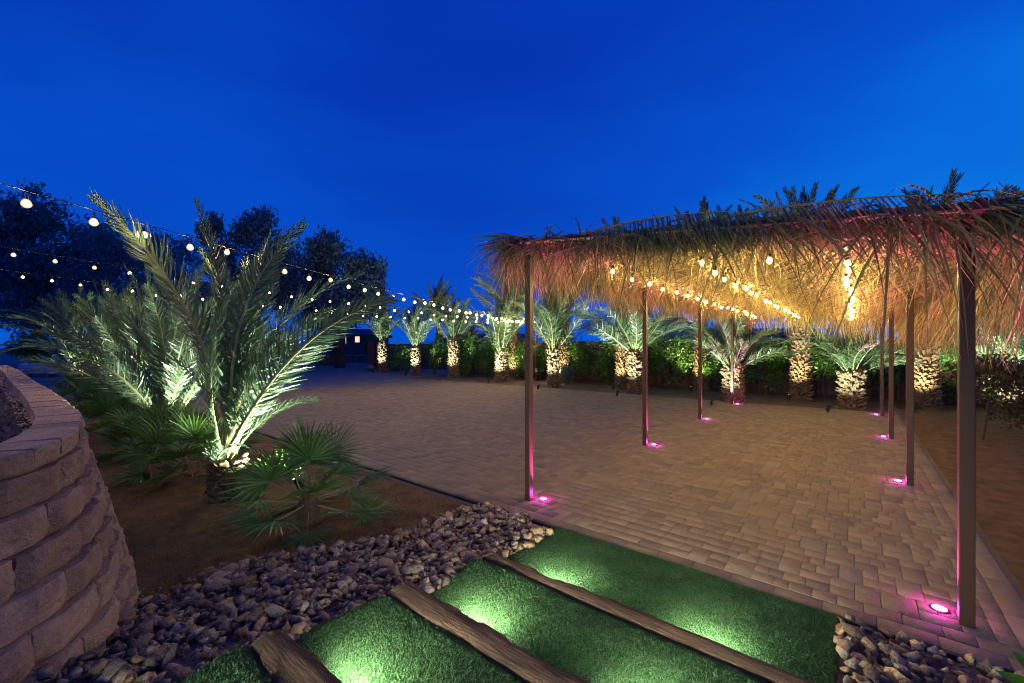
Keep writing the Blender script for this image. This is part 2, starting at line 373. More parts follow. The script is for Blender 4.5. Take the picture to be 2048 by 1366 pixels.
V_ = []
for k in range(60):
    u = -1.75+1.7*k/59; w = .0022*(1+.8*ncoord(u, 0, 8)); c_ = PV0+BW+.002*ncoord(u, 3, 5); V_ += [P(u, c_-w, .0015)[:], P(u, c_+w, .0015)[:]]
link('joint_line', np_mesh('joint_line', np.array(V_), np.array([(2*k, 2*k+2, 2*k+3, 2*k+1) for k in range(59)]), mat('white_joint_sand', (.75, .68, .58), .9)), patio)
# ---------------------------------------------------------------- turf steps
TREADS = [(-.0, 2.2, 3.085, .004), (0, 1.45, 2.13, .125), (0, .76, 1.36, .245), (0, .03, .68, .365)]
def turf_left(v): return -2.02 + .035*math.sin(v*5) + .03*(3.1-v)
TURF_R = -.07
turf_pts = []
for k, (_, v0, v1, z) in enumerate(TREADS):
    nu, nv = 44, 16; V_ = []
    def hz(u, v, k=k, v0=v0, v1=v1, z=z):
        s = (v-v0)/(v1-v0)
        e_ = .012*ncoord(u, v, 1.6, k*3.) + .006*ncoord(u, v, 5, k)
        if k > 0: e_ += -.05*max(0, (s-.86)/.14)**2
        e_ += -.02*max(0, 1-(u-turf_left(v))/.06) if u < turf_left(v)+.06 else 0
        return z + e_
    for i in range(nu+1):
        for j in range(nv+1):
            v = v0+(v1-v0)*j/nv; uL = turf_left(v); u = uL+(TURF_R-uL)*i/nu; V_.append(P(u, v, hz(u, v))[:])
    Fc = [(i*(nv+1)+j, (i+1)*(nv+1)+j, (i+1)*(nv+1)+j+1, i*(nv+1)+j+1) for i in range(nu) for j in range(nv)]
    t_ = link('turf_tread', np_mesh('turf_tread', np.array(V_), np.array(Fc), M_turfbase, smooth=True))
    tag(t_, ['artificial turf tread next to the paver patio', 'turf tread between the first two timbers', 'turf tread between the second and third timbers', 'nearest turf tread behind the last timber'][k], kind='structure')
    n = [135000, 100000, 70000, 40000][k]
    U = rng.random(n); T = rng.random(n); vv = v0+(v1-v0)*T; uL = np.array([turf_left(q) for q in vv]); uu = uL+(TURF_R-uL)*U
    # height via coarse lookup
    gz = np.array([[hz(turf_left(v0+(v1-v0)*j/40)+(TURF_R-turf_left(v0+(v1-v0)*j/40))*i/80, v0+(v1-v0)*j/40) for j in range(41)] for i in range(81)])
    zz = gz[np.clip((U*80).round().astype(int), 0, 80), np.clip((T*40).round().astype(int), 0, 40)]
    X = CU*uu+SU*vv; Y = -SU*uu+CU*vv
    a = rng.random(n)*2*np.pi; w = .0016+.0012*rng.random(n); hgt = .006+.007*rng.random(n); ln = rng.normal(0, .006, (n, 2))
    base = np.stack([X, Y, zz-.001], 1); side = np.stack([np.cos(a)*w, np.sin(a)*w, 0*a], 1); tip = base+np.stack([ln[:, 0], ln[:, 1], hgt], 1)
    V3 = np.stack([base-side, base+side, tip], 1).reshape(-1, 3)
    gr = link('turf_blades', np_mesh('turf_blades', V3, np.arange(3*n).reshape(-1, 3), M_turf, rnd=rng.random(n)), t_); tag(gr, kind='stuff')

# timbers
def timber(v0, v1, u0, u1, z0, z1, label, seed):
    rr = random.Random(seed); n = 60; ring = []
    prof = [(0, 0), (0, .5), (0, .93), (.03, .995), (.3, 1.0), (.5, 1.0), (.7, 1.0), (.97, .995), (1, .93), (1, .5), (1, 0)]
    V_ = []
    for i in range(n+1):
        u = u0+(u1-u0)*i/n
        for j, (a, b) in enumerate(prof):
            v = v0+(v1-v0)*a; z = z0+(z1-z0)*b
            nn = ncoord(u, v*3+z*4+seed, 3.0, seed*1.7); n2 = ncoord(u*.7, j*.8, 6.0, seed*3.1)
            if a in (0, 1) or j in (3, 7): v += (nn*.012+n2*.006)
            z += (n2*.006 + nn*.003) if b > .94 else 0
            if abs(nn) > .34 and j in (2, 3, 7, 8): v += (.008 if a < .5 else -.008); z -= .008
            V_.append(P(u + rr.uniform(-.004, .004) + ((.03*nn) if i in (0, n) else 0), v, z)[:])
    k = len(prof)
    Fc = [(i*k+j, (i+1)*k+j, (i+1)*k+j+1, i*k+j+1) for i in range(n) for j in range(k-1)]
    me = np_mesh('timber', np.array(V_), [np.array(Fc)[:, ::-1], np.array([list(range(k))]), np.array([[n*k+j for j in range(k)][::-1]])], M_wood)
    o_ = link('timber_step', me); 
    return tag(o_, label, 'timber', 'timber step edges between turf treads')
# object coordinates along u: rotate mesh into local frame
def localise(o_, org, rz):
    M_ = (Matrix.Translation(org) @ Matrix.Rotation(rz, 4, 'Z')); o_.data.transform(M_.inverted()); o_.location = org; o_.rotation_euler = (0, 0, rz)
t1 = timber(2.115, 2.215, -1.98, .12, -.03, .128, 'narrow weathered timber nearest the paver patio', 1)
t2 = timber(1.335, 1.478, -1.95, .12, .08, .25, 'middle weathered timber with split grain between turf treads', 2)
t4 = timber(-.12, .02, -1.86, .12, .32, .49, 'added unseen fourth timber behind the nearest turf tread', 4)  # added out of view to carry one more pair of step lights
t3 = timber(.643, .788, -1.90, .12, .2, .37, 'nearest weathered timber with deep cracks at the bottom edge', 3)
for t_ in (t1, t2, t3, t4): localise(t_, P(-1, 2, 0), RZ)

# step lights under the timber lips
def step_light(u, v, z, label, e_=5.5):
    root = empty('step_light', P(u, v, z), label, 'step light', 'step lights under the timbers', RZ)
    MB().box(-.06, .06, -.012, .0, -.012, .016).build('housing', M_black, root, bevel=.002)
    MB().box(-.05, .05, .0005, .005, -.010, .006).build('lens', M_steplens, root)
    ld = bpy.data.lights.new('step_lamp', 'AREA'); ld.shape = 'RECTANGLE'; ld.size = .22; ld.size_y = .05; ld.energy = e_; ld.color = (1, 1, .82); ld.spread = R(178)
    lo = link('step_lamp', ld, root, (0, .05, .02)); lo.rotation_euler = (R(72), 0, 0)
    return root
k = 0
for (v, z) in ((2.236, .075), (1.50, .200), (.808, .320), (.045, .44)):
    for uu, side in ((-1.50, 'left'), (-.58, 'right')):
        step_light(uu, v, z, 'small %s step light under the %s timber' % (side, ['patio side', 'middle', 'nearest', 'fourth'][k]), [8, 9, 8, 8][k])  # last pair is added out of view to brighten tread, rocks and wall
    k += 1

# ---------------------------------------------------------------- rock beds
def stones(bed, pts, m, nobj):
    pts.sort(key=lambda q: (0 if inview(Vector(q[1]), 30) else 1, -q[3]/max(.5, Vector(q[1]).length)))
    MS = [np_mesh('stone', V_, F_, m) for V_, F_ in ROCKS]
    for si, loc, e_, sc in pts[:nobj]: link('stone', MS[si], bed, loc, e_, sc)
    tag(joined('stones', pts[nobj:], m, bed), kind='stuff')
def rock_pts(n, f, lay=2):
    out = []
    while len(out) < n:
        r_ = f()
        if r_ is None: continue
        u, v, big = r_; s = min(.17, random.lognormvariate(math.log(.060), .42))*big
        out.append((random.randrange(16), P(u, v, terrain(u, v)+random.uniform(-.01, .035)+s*.1)[:], (random.gauss(0, .45), random.gauss(0, .45), random.random()*6.28), s))
    return out
def left_bed():
    v = random.uniform(-.5, 3.15); uL = -2.66 - .30*(3.1-v) + .1*math.sin(v*4)
    if v < .6: uL -= .1
    uR = turf_left(v)+.015
    u = random.uniform(uL-.05, uR+.02)
    if v > 2.95 and u > -2.25: return None
    return u, min(v, 3.05), 1.0
rb = tag(link('rock_bed', sheet('rock_bed', ar(-3.9, -1.9, .1), ar(-.6, 3.0, .1), M_dgravel, -.012, keep=lambda u, v: -2.66-.30*(3.1-v) < u < -1.98)), 'strip of multicoloured broken rocks between soil bed and turf steps', kind='structure')
stones(rb, rock_pts(4300, left_bed), M_rock, 260)
def right_bed():
    u = random.uniform(-.06, 2.2); v = random.uniform(1.2, 3.06)
    if v > 3.02 and u > .2: v -= .05
    return u, v, 1.15
rb2 = tag(link('rock_bed', sheet('rock_bed', ar(-.06, 3.5, .1), ar(.5, 3.07, .1), M_dgravel, -.012)), 'bed of angular tan rocks right of the turf steps', kind='structure')
stones(rb2, rock_pts(2600, right_bed), M_rock, 240)

# ---------------------------------------------------------------- retaining wall
CP = [(-2.05, -.3), (-2.07, .6), (-2.08, 1.3), (-2.09, 1.72), (-2.15, 1.95), (-2.29, 2.17), (-2.52, 2.45), (-2.92, 2.84), (-3.34, 3.19), (-3.95, 3.69), (-4.73, 4.32), (-6.35, 5.59), (-9.3, 7.95), (-12.4, 10.35)]
def cat(pts, n=20):
    out = []; pp = [pts[0]]+pts+[pts[-1]]
    for i in range(1, len(pp)-2):
        p0, p1, p2, p3 = [Vector(q) for q in pp[i-1:i+3]]
        for j in range(n):
            t = j/n; out.append(.5*((2*p1)+(p2-p0)*t+(2*p0-5*p1+4*p2-p3)*t*t+(3*p1-p0-3*p2+p3)*t**3))
    out.append(Vector(pts[-1])); return out
CURVE = cat(CP)
def offset_curve(d):
    out = []
    for i, p in enumerate(CURVE):
        t = (CURVE[min(i+1, len(CURVE)-1)]-CURVE[max(i-1, 0)]).normalized(); out.append(p + Vector((t.y, -t.x))*d)
    return out
def walk(c, step, start=0.):
    """positions and headings each step along curve"""
    L = [0.]
    for i in range(1, len(c)): L.append(L[-1]+(c[i]-c[i-1]).length)
    def at(s):
        s = max(0, min(L[-1]-1e-4, s)); k = int(np.searchsorted(L, s, side='right'))-1; k = min(k, len(c)-2)
        t = (s-L[k])/max(1e-9, L[k+1]-L[k]); return c[k].lerp(c[k+1], t)
    out = []; s = start
    while s+step <= L[-1]:
        a, b = at(s), at(s+step); out.append(((a+b)/2, math.atan2(b.y-a.y, b.x-a.x), (b-a).length)); s += step
    return out
def block_mesh(name, w, d, h, seed, depth_bulge=.022, rough=.010, m=M_block, taper=0.):
    """x along wall, +y into wall (away from face), face at y=0 facing -y"""
    rr = random.Random(seed); nx, nz_ = 14, 7; V_ = []; g_ = .003
    for i in range(nx+1):
        for j in range(nz_+1):
            x_ = -w/2+g_+(w-2*g_)*i/nx; z_ = g_*.6+(h-g_*1.2)*j/nz_
            e_ = min(i, nx-i)/nx*2
            y_ = -depth_bulge*min(1, e_*2.8) + (noise.noise(Vector((x_*9+seed*9, z_*9, seed)))*rough*2.2 + noise.noise(Vector((x_*40+seed*9, z_*40, seed)))*rough*1.1) + rr.uniform(-.5, .5)*rough*.6
            if j in (0, nz_): y_ += .006
            V_.append((x_, y_, z_ + (rr.uniform(-.004, .001) if j == nz_ else 0)))
    n0 = len(V_); wt = w-2*taper
    V_ += [(-wt/2, d, 0), (wt/2, d, 0), (wt/2, d, h-g_), (-wt/2, d, h-g_)]
    Fc = [(i*(nz_+1)+j, (i+1)*(nz_+1)+j, (i+1)*(nz_+1)+j+1, i*(nz_+1)+j+1) for i in range(nx) for j in range(nz_)]
    top = [i*(nz_+1)+nz_ for i in range(nx+1)]; bot = [i*(nz_+1) for i in range(nx+1)]; lf = list(range(nz_+1)); rt = [nx*(nz_+1)+j for j in range(nz_+1)]
    me = bpy.data.meshes.new(name)
    fs = Fc + [tuple(top+[n0+2, n0+3]), tuple(bot[::-1]+[n0, n0+1]), tuple(lf+[n0+3, n0]), tuple(rt[::-1]+[n0+1, n0+2]), (n0+1, n0, n0+3, n0+2)]
    me.from_pydata(V_, [], fs); me.materials.append(m); me.update(); return me
wall = empty('retaining_wall', (-2.3, 2.1, 0), 'curved retaining wall of split face blocks with flat caps at left', 'retaining wall')
wall_inv = wall.location
BM = [block_mesh('block', .388, .26, .147, i, .034, .010) for i in range(8)]
CM = [block_mesh('cap_block', .220, .20, .097, 20+i, .006, .006, taper=.006) for i in range(6)]
for r in range(8):
    z0 = 1.01-.15*(r+1); c = offset_curve(.037*(r+1) - .03)
    for k, (p, a, L_) in enumerate(walk(c, .40, .2*(r % 2))):
        if p.y > 7.5 and r > 3: continue
        link('block', random.choice(BM), wall, (p.x-wall_inv.x, p.y-wall_inv.y, z0), (0, 0, a + random.uniform(-.02, .02)), (L_/.392*1.0, 1, 1))
for k, (p, a, L_) in enumerate(walk(offset_curve(.012), .217)):
    link('cap_block', random.choice(CM), wall, (p.x-wall_inv.x, p.y-wall_inv.y, 1.012+random.uniform(0, .007)), (random.uniform(-.01, .01), random.uniform(-.006, .006), a+random.uniform(-.025, .025)))
# raised gravel behind the wall
inn = offset_curve(-.16); V_ = []; 
for p in inn:
    for k in range(30):
        d = (k/29)**1.4*9; x_, y_ = p.x-d, p.y - d*.25
        V_.append((x_, y_, .985+.03*ncoord(x_, y_, 2)+random.uniform(-.012, .012)))
nI = len(inn)
rg = link('raised_gravel_bed', np_mesh('raised_gravel_bed', np.array(V_), np.array([(i*30+k, i*30+k+1, (i+1)*30+k+1, (i+1)*30+k) for i in range(nI-1) for k in range(29)]), M_dgravel, smooth=True)); tag(rg, 'dark gravel filling the raised bed behind the block wall', kind='structure')
it = []
for _ in range(5000):
    p = random.choice(inn[20:]); d = random.random()**2*4+.05; x_, y_ = p.x-d+random.uniform(-.1, .1), p.y-d*.25+random.uniform(-.1, .1)
    it.append((random.randrange(16), (x_, y_, 1.0+random.uniform(0, .012)), (random.random()*6,)*3, random.uniform(.02, .05)))
tag(joined('loose_gravel', it, M_dgravel), 'loose dark stones lying behind the wall caps', kind='stuff')

# ---------------------------------------------------------------- palms
def frond_mesh(name, curve=.9, n=64, lmax=.30, lw=.0105, seed=0, droop=.0, mats=None, t0=.13, spread=1., vee=.35, tw=0., a0=62, a1=24):
    rr = random.Random(seed); K = 14
    pts = [Vector((0, 0, 0))]; ang = 0
    for i in range(K):
        t = (i+.5)/K; ang = curve*(t**1.6); pts.append(pts[-1]+Vector((-math.sin(ang), 0, math.cos(ang)))/K)
    ch = pts[-1]; a = math.atan2(-ch.x, ch.z); s = 1/ch.length
    Rm_ = Matrix.Rotation(a, 3, 'Y'); pts = [(Rm_ @ p)*s for p in pts]
    mb = MB(); mb.tube(pts, [.0085*(1-i/K)+.0014 for i in range(K+1)], 4, 0, False)
    Vv = [list(v) for v in mb.v]; Ff = list(mb.f); mi = [0]*len(Ff); rn = [0.]*len(Ff)
    def at(t):
        f = t*K; i = min(K-1, int(f)); return pts[i].lerp(pts[i+1], f-i), (pts[i+1]-pts[i]).normalized()
    Y = Vector((0, 1, 0))
    Y0 = Y
    for i in range(n):
        t = t0+(1-t0)*(i/(n-1))**.95
        for sd in (-1, 1):
            p, d = at(min(.999, t+rr.uniform(-.004, .004))); up = (Y0.cross(d)); 
            if up.x < 0: up = -up
            if tw: tq = tw*min(1, .45+t); Y = (Y0*math.cos(tq)+up*math.sin(tq)).normalized(); up = (up*math.cos(tq)-Y0*math.sin(tq)).normalized()
            q = (t-t0)/(1-t0)
            L = lmax*(math.sin(math.pi*min(1, .12+.80*q))**.7)*(1-.35*q)*rr.uniform(.86, 1.1)*(.55 if q < .06 else 1)
            aa = R(a0+(a1-a0)*q)*spread+rr.gauss(0, .07); v_ = vee*rr.uniform(.3, 1.7)*(1 if rr.random() < .8 else -.5)
            dr = (d*math.cos(aa)+Y*sd*math.sin(aa)+up*v_*math.sin(aa)).normalized()
            wv = (d*math.sin(aa)-Y*sd*math.cos(aa)).normalized()*math.cos(rr.gauss(.5, .4)) ; wv = (wv + up*rr.gauss(0, .5)).normalized()
            w = lw*rr.uniform(.8, 1.15)*(1.-.3*q)
            mid = p+dr*L*.5+Vector((-droop*.3*L, 0, 0)); dr2 = (dr+d*.25+Vector((-droop, 0, 0))).normalized(); tip = mid+dr2*L*.5
            b = len(Vv); Vv += [list(p-wv*w*.35), list(p+wv*w*.35), list(mid-wv*w*.5), list(mid+wv*w*.5), list(tip)]
            Ff += [(b, b+1, b+3, b+2), (b+2, b+3, b+4)]; mi += [1, 1]; x_ = rr.random(); rn += [x_, x_]
    me = bpy.data.meshes.new(name); me.from_pydata(Vv, [], Ff)
    for m_ in mats: me.materials.append(m_)
    me.polygons.foreach_set('material_index', mi)
    at_ = me.attributes.new('rnd', 'FLOAT', 'FACE'); at_.data.foreach_set('value', rn); me.update(); return me
FM = {}
FM['fine'] = [frond_mesh('frond', c_, 96, .165, .0074, i, mats=[M_rach, M_leafP], tw=(.9, -.9, 1.1, -.7, .5)[i], t0=.17, vee=.28, a0=52, a1=24) for i, c_ in enumerate((.35, .6, .85, 1.1, 1.4))]
FM['mid'] = [frond_mesh('frond', c_, 66, .185, .0115, 10+i, mats=[M_rach, M_leafP], tw=(.8, -.9, .6, -.5, .4)[i]) for i, c_ in enumerate((.35, .6, .9, 1.25, 1.6))]
FM['olive'] = [frond_mesh('frond', c_, 66, .18, .0115, 20+i, mats=[M_rach, M_leafB], tw=(.8, -.9, .6, -.5, .4)[i]) for i, c_ in enumerate((.35, .6, .9, 1.25, 1.6))]
def orient(d, roll=0.):
    d = Vector(d).normalized(); up = Vector((0, 0, 1))
    x_ = up-d*up.dot(d)
    if x_.length < .05: x_ = Vector((1, 0, 0))-d*d.x
    x_.normalize(); y_ = d.cross(x_); m_ = Matrix((x_, y_, d)).transposed()
    return (m_ @ Matrix.Rotation(roll, 3, 'Z')).to_euler()
def add_frond(root, start, tip, me, roll=0., sw=1.):
    v_ = Vector(tip)-Vector(start); L = v_.length
    f_ = link('frond', me, root, Vector(start)-root.location, orient(v_, roll)); f_.scale = (L*sw, L*sw, L); return f_
def stub_geo(rr, s=1.):
    w, h, t = .05*s, .11*s, .03*s
    vs = [(-w, 0, 0), (w, 0, 0), (-w*.62, t, h), (w*.62, t, h), (-w*.5, t*2.1, h*.95), (w*.5, t*2.1, h*.95), (-w*.9, -t, 0), (w*.9, -t, 0)]
    # local: y outwards, z up
    vs = [(-w, .0, 0), (w, .0, 0), (w*.8, t*1.2, .3*h), (-w*.8, t*1.2, .3*h), (-w*.5, t*2.6, h), (w*.5, t*2.6, h), (w*.45, t*1.5, h*1.02), (-w*.45, t*1.5, h*1.02), (-w*.8, -t*.5, h*.5), (w*.8, -t*.5, h*.5)]
    fs = [(0, 1, 2, 3), (3, 2, 5, 4), (4, 5, 6, 7), (7, 6, 9, 8), (0, 3, 4, 7, 8), (1, 9, 6, 5, 2)]
    return vs, fs
def trunk(root, h, r0, r1, rows=None, stub=1., lean=(0, 0), seed=0, ragged=.3):
    rr = random.Random(seed); n = 12; K = max(5, int(h/.18)); V_ = []; Fc = []
    cen = lambda t: Vector((lean[0]*t, lean[1]*t, t*h-.05))
    rad = lambda t: (r0+(r1-r0)*t)*(1+.22*math.exp(-t*7)) 
    for i in range(K+1):
        t = i/K; c_ = cen(t)
        for j in range(n):
            a = 2*math.pi*j/n; q = rad(t)*(.92+.1*noise.noise(Vector((a*2, t*h*5, seed)))); V_.append((c_.x+math.cos(a)*q, c_.y+math.sin(a)*q, c_.z))
    Fc = [(i*n+j, i*n+(j+1) % n, (i+1)*n+(j+1) % n, (i+1)*n+j) for i in range(K) for j in range(n)]
    me = bpy.data.meshes.new('trunk'); me.from_pydata(V_, [], Fc+[tuple(K*n+j for j in range(n))]); me.materials.append(M_trunk); me.update()
    tr = link('trunk', me, root)
    mb = MB(); rows = rows or int(h/(.075*stub)); per = max(7, int(2*math.pi*r0/(.095*stub))); rn = []
    for i in range(rows):
        t = (i+.3)/rows; c_ = cen(t)
        for j in range(per):
            if rr.random() < (.22 if ragged > .7 else .06): continue
            a = 2*math.pi*(j+.5*(i % 2)+.17*i)/per+rr.gauss(0, .05); q = rad(t)*.93; s = stub*rr.uniform(.8, 1.25)*(1+.25*t)
            vs, fs = stub_geo(rr, s); flare = rr.uniform(-.1, ragged)
            M_ = Matrix.Translation((c_.x+math.cos(a)*q, c_.y+math.sin(a)*q, c_.z)) @ Matrix.Rotation(a-math.pi/2, 4, 'Z') @ Matrix.Rotation(-flare, 4, 'X') @ Matrix.Rotation(rr.gauss(0, .12), 4, 'Y')
            mb.add([M_ @ Vector(q_) for q_ in vs], fs); rn += [rr.random()]*len(fs)
    me = mb.mesh('leaf_stubs', M_boot); at_ = me.attributes.new('rnd', 'FLOAT', 'FACE'); at_.data.foreach_set('value', rn)
    tag(link('leaf_stubs', me, root), kind='stuff'); return cen(1.)
def palm(name, label, base, h, r0, r1, n, L, tilt=(6, 70), kind='mid', seed=0, group=None, stub=1., lean=(0, 0), ragged=.3, az0=None, cat_='palm tree', sink=0., tp=1.):
    rr = random.Random(seed); root = empty(name, base, label, cat_, group)
    top = trunk(root, h, r0, r1, stub=stub, lean=lean, seed=seed, ragged=ragged)
    for i in range(n):
        q = (i+.5)/n; az = i*2.39996+rr.gauss(0, .15); ti = R(tilt[0]+(tilt[1]-tilt[0])*q**tp+rr.gauss(0, 4)); LL = L*rr.uniform(.85, 1.1)*(1-.12*q)
        st = Vector(base)+top+Vector((math.cos(az), math.sin(az), 0))*r1*.5*q+Vector((0, 0, -.12*q))
        d_ = Vector((math.sin(ti)*math.cos(az), math.sin(ti)*math.sin(az), math.cos(ti)))
        k_ = min(4, max(0, int(q*4.2+rr.gauss(.3, .7)))); add_frond(root, st, st+d_*LL, FM[kind][k_], rr.gauss(0, .5), rr.uniform(.9, 1.1))
    return root

# uplights ------------------------------------------------------
def spot_light(loc, target, label, energy, color=(.93, 1, .84), ang=80, group=None, lens=None, blend=.6, size=1.):
    loc = Vector(loc); d_ = (Vector(target)-loc).normalized(); root = empty('spotlight', loc, label, 'spotlight', group)
    MB().tube([(0, 0, -.06), (0, 0, .10*size)], .010*size, 6).build('stake', M_black, root)
    q = d_.to_track_quat('Z', 'Y').to_euler(); hp = Vector((0, 0, .13*size))
    MB().tube([(0, 0, -.07*size), (0, 0, -.05*size), (0, 0, .06*size), (0, 0, .075*size)], [.022*size, .036*size, .042*size, .045*size], 14).build('housing', M_black, root, loc=hp, rot=q)
    MB().tube([(0, 0, .0755*size), (0, 0, .078*size)], [.036*size, .034*size], 14).build('lens', lens or M_lens, root, loc=hp, rot=q)
    ld = bpy.data.lights.new('spot_lamp', 'SPOT'); ld.energy = energy; ld.color = color; ld.spot_size = R(ang); ld.spot_blend = blend; ld.shadow_soft_size = .03
    lo = link('spot_lamp', ld, root, hp+d_*.10*size); lo.rotation_euler = (-d_).to_track_quat('Z', 'Y').to_euler()
    return root
COOL = (.90, 1.0, .80); WARM = (1.0, .82, .46)

# foreground date palm (explicit fronds by where their tips are)
bA = G(455, 990, 0.0); bA.z = -.02
pa = empty('date_palm', bA, 'large foreground date palm with tall arching fronds nearest the camera', 'palm tree', 'young date palms in the left bed')
trunk(pa, .42, .13, .12, stub=.75, seed=3, ragged=.35)
startA = bA+Vector((0, 0, .36))
tipsA = [(188, 396, 4.1, 1, 1.1, .15), (396, 410, 4.3, 0, 1.05, .0), (606, 450, 4.6, 2, 1.05, .2), (720, 550, 4.7, 3, 1.05, .1), (785, 600, 4.2, 2, 1.1, -.1), (492, 520, 5.2, 0, 1., .2), (556, 540, 5.0, 1, 1.05, .3),
         (312, 560, 5.0, 1, 1.05, .2), (655, 690, 4.9, 2, 1., .0), (455, 600, 3.9, 1, .95, 1.2), (640, 800, 4.3, 3, .9, 0), (300, 700, 4.6, 3, .95, .3), (400, 500, 5.0, 1, 1., .8), (540, 470, 5.0, 0, 1.05, .1), (660, 620, 4.4, 2, 1., .1)]
for i, (tx, ty, Zt, kv, sw, rl) in enumerate(tipsA):
    rr = random.Random(i); st = startA+Vector((rr.uniform(-.07, .07), rr.uniform(-.07, .07), rr.uniform(-.08, .05)))
    add_frond(pa, st, D(tx, ty, Zt), FM['fine'][kv], rl+rr.gauss(0, .08), sw)
for i, (tx, ty, Zt) in enumerate([(425, 985, 4.1), (392, 930, 4.3), (500, 900, 4.0), (520, 960, 4.2), (450, 880, 4.0), (410, 1000, 4.2)]):
    add_frond(pa, startA+Vector((random.uniform(-.1, .1), -.1, -.15)), D(tx, ty, Zt), FM['fine'][4], random.gauss(0, .4), 1.1)
sp_pos = bA+Vector((.60, .25, 0)); 
left = [  # (px, py base, height, n, L, label)
 (335, 862, .30, 26, 2.75, 'second date palm from camera rising behind the fan palms'),
 (262, 800, .55, 26, 3.0, 'third date palm along the bed with shaggy tan trunk'),
 (212, 782, .75, 26, 3.1, 'fourth date palm along the left bed, half hidden behind neighbours'),
 (150, 768, .7, 26, 3.3, 'farthest left date palm with fronds above the wall end')]
LP = []
for i, (px, py, h, n, L, lab) in enumerate(left):
    b = G(px, py); b.z = -.03; LP.append(b)
    palm('date_palm', lab, b, h, .2, .2, n, L, (3, 68 if i < 3 else 50), 'fine' if i == 0 else 'mid', 40+i, 'young date palms in the left bed', ragged=.6, stub=1.2)

# fan palms ------------------------------------------------------
def fan_leaf(seed, n=26, arc=205, mats=None):
    rr = random.Random(seed); mb = MB(); Vv = []; Ff = []; mi = []; rn = []
    pts = [Vector((-.10*math.sin(i/5*1.5), 0, i/5*.5)) for i in range(6)]
    mb.tube(pts, [.009, .008, .007, .006, .006, .005], 4, 0, False); Vv = [list(v) for v in mb.v]; Ff = list(mb.f); mi = [0]*len(Ff); rn = [0]*len(Ff)
    o_ = pts[-1]
    for i in range(n):
        a = R(-arc/2+arc*i/(n-1)); L = .52*(1-.25*abs(a)/R(arc/2))*rr.uniform(.9, 1.08)
        dr = Vector((-.18+.22*abs(math.sin(a)), math.sin(a), math.cos(a))).normalized(); up = Vector((1, 0, 0))
        wv = dr.cross(up).normalized(); wv = (wv+up*(.55 if i % 2 else -.55)).normalized(); w = .012
        mid = o_+dr*L*.55; tip = o_+dr*L+Vector((-.08*rr.random(), 0, -.04*rr.random()))
        b = len(Vv); Vv += [list(o_-wv*w*.4), list(o_+wv*w*.4), list(mid-wv*w), list(mid+wv*w), list(tip)]
        Ff += [(b, b+1, b+3, b+2), (b+2, b+3, b+4)]; mi += [1, 1]; x_ = rr.random(); rn += [x_, x_]
    me = bpy.data.meshes.new('fan_leaf'); me.from_pydata(Vv, [], Ff)
    for m_ in mats: me.materials.append(m_)
    me.polygons.foreach_set('material_index', mi); at_ = me.attributes.new('rnd', 'FLOAT', 'FACE'); at_.data.foreach_set('value', rn); me.update(); return me
FAN = [fan_leaf(i, 26+2*(i % 3), 190+12*i, [M_rach, M_fan]) for i in range(5)]
def fan_palm(label, base, r, n, seed, hh=.12, tmax=112):
    rr = random.Random(seed); root = empty('fan_palm', base, label, 'fan palm', 'low fan palms in the left bed')
    mb = MB(); 
    for k in range(8): mb.tube([(0, 0, -.05+hh*1.6*k/8), (0, 0, -.05+hh*1.6*(k+1)/8)], [.08+.02*(k % 2), .095-.02*(k % 2)], 10)
    V_ = []; n_ = 12; K = 6
    for i in range(K+1):
        for j in range(n_):
            a = 2*math.pi*j/n_; q = .10*(1.1-.4*(i/K)**2)*(1+.25*noise.noise(Vector((a*3, i*1.3, seed)))); V_.append((math.cos(a)*q, math.sin(a)*q, -.05+(hh+.1)*i/K))
    me = bpy.data.meshes.new('trunk'); me.from_pydata(V_, [], [(i*n_+j, i*n_+(j+1) % n_, (i+1)*n_+(j+1) % n_, (i+1)*n_+j) for i in range(K) for j in range(n_)]+[tuple(K*n_+j for j in range(n_))]); me.materials.append(M_husk); me.update()
    link('trunk', me, root)
    for i in range(n):
        q = (i+.5)/n; az = i*2.39996+rr.gauss(0, .2); ti = R(8+(tmax-8)*q+rr.gauss(0, 7)); s = r*rr.uniform(.8, 1.1)
        st = Vector(base)+Vector((math.cos(az)*.05, math.sin(az)*.05, hh+.03-.1*q)); d_ = Vector((math.sin(ti)*math.cos(az), math.sin(ti)*math.sin(az), math.cos(ti)))
        if st.z + d_.z*s < .02: d_.z = (.04-st.z)/s
        f_ = link('fan_leaf', FAN[i % 5], root, st-root.location, orient(d_, rr.gauss(0, .35)), s)
    return root
b = G(618, 1040); b.z = -.02
fp = fan_palm('dark green fan palm nearest the camera beside the rock strip', b, .78, 24, 5, .22)
for i, (px, py, r, n, lab) in enumerate([(385, 945, .86, 34, 'bushy fan palm behind the foreground date palm'), (300, 905, .8, 30, 'fan palm between the wall corner and second date palm'), (235, 868, .85, 30, 'dark fan palm growing close to the wall caps'),
        (205, 825, .95, 30, 'fan palm at the foot of the shaggy palm trunk'), (160, 800, 1.0, 26, 'farthest fan palm down the left bed'), (330, 905, .7, 24, 'fan palm at the base of the second date palm'), (300, 838, .85, 24, 'fan palm on the patio side of the third date palm')]):
    b = G(px, py); b.z = -.02; fan_palm(lab, b, r, n, 60+i, .1)

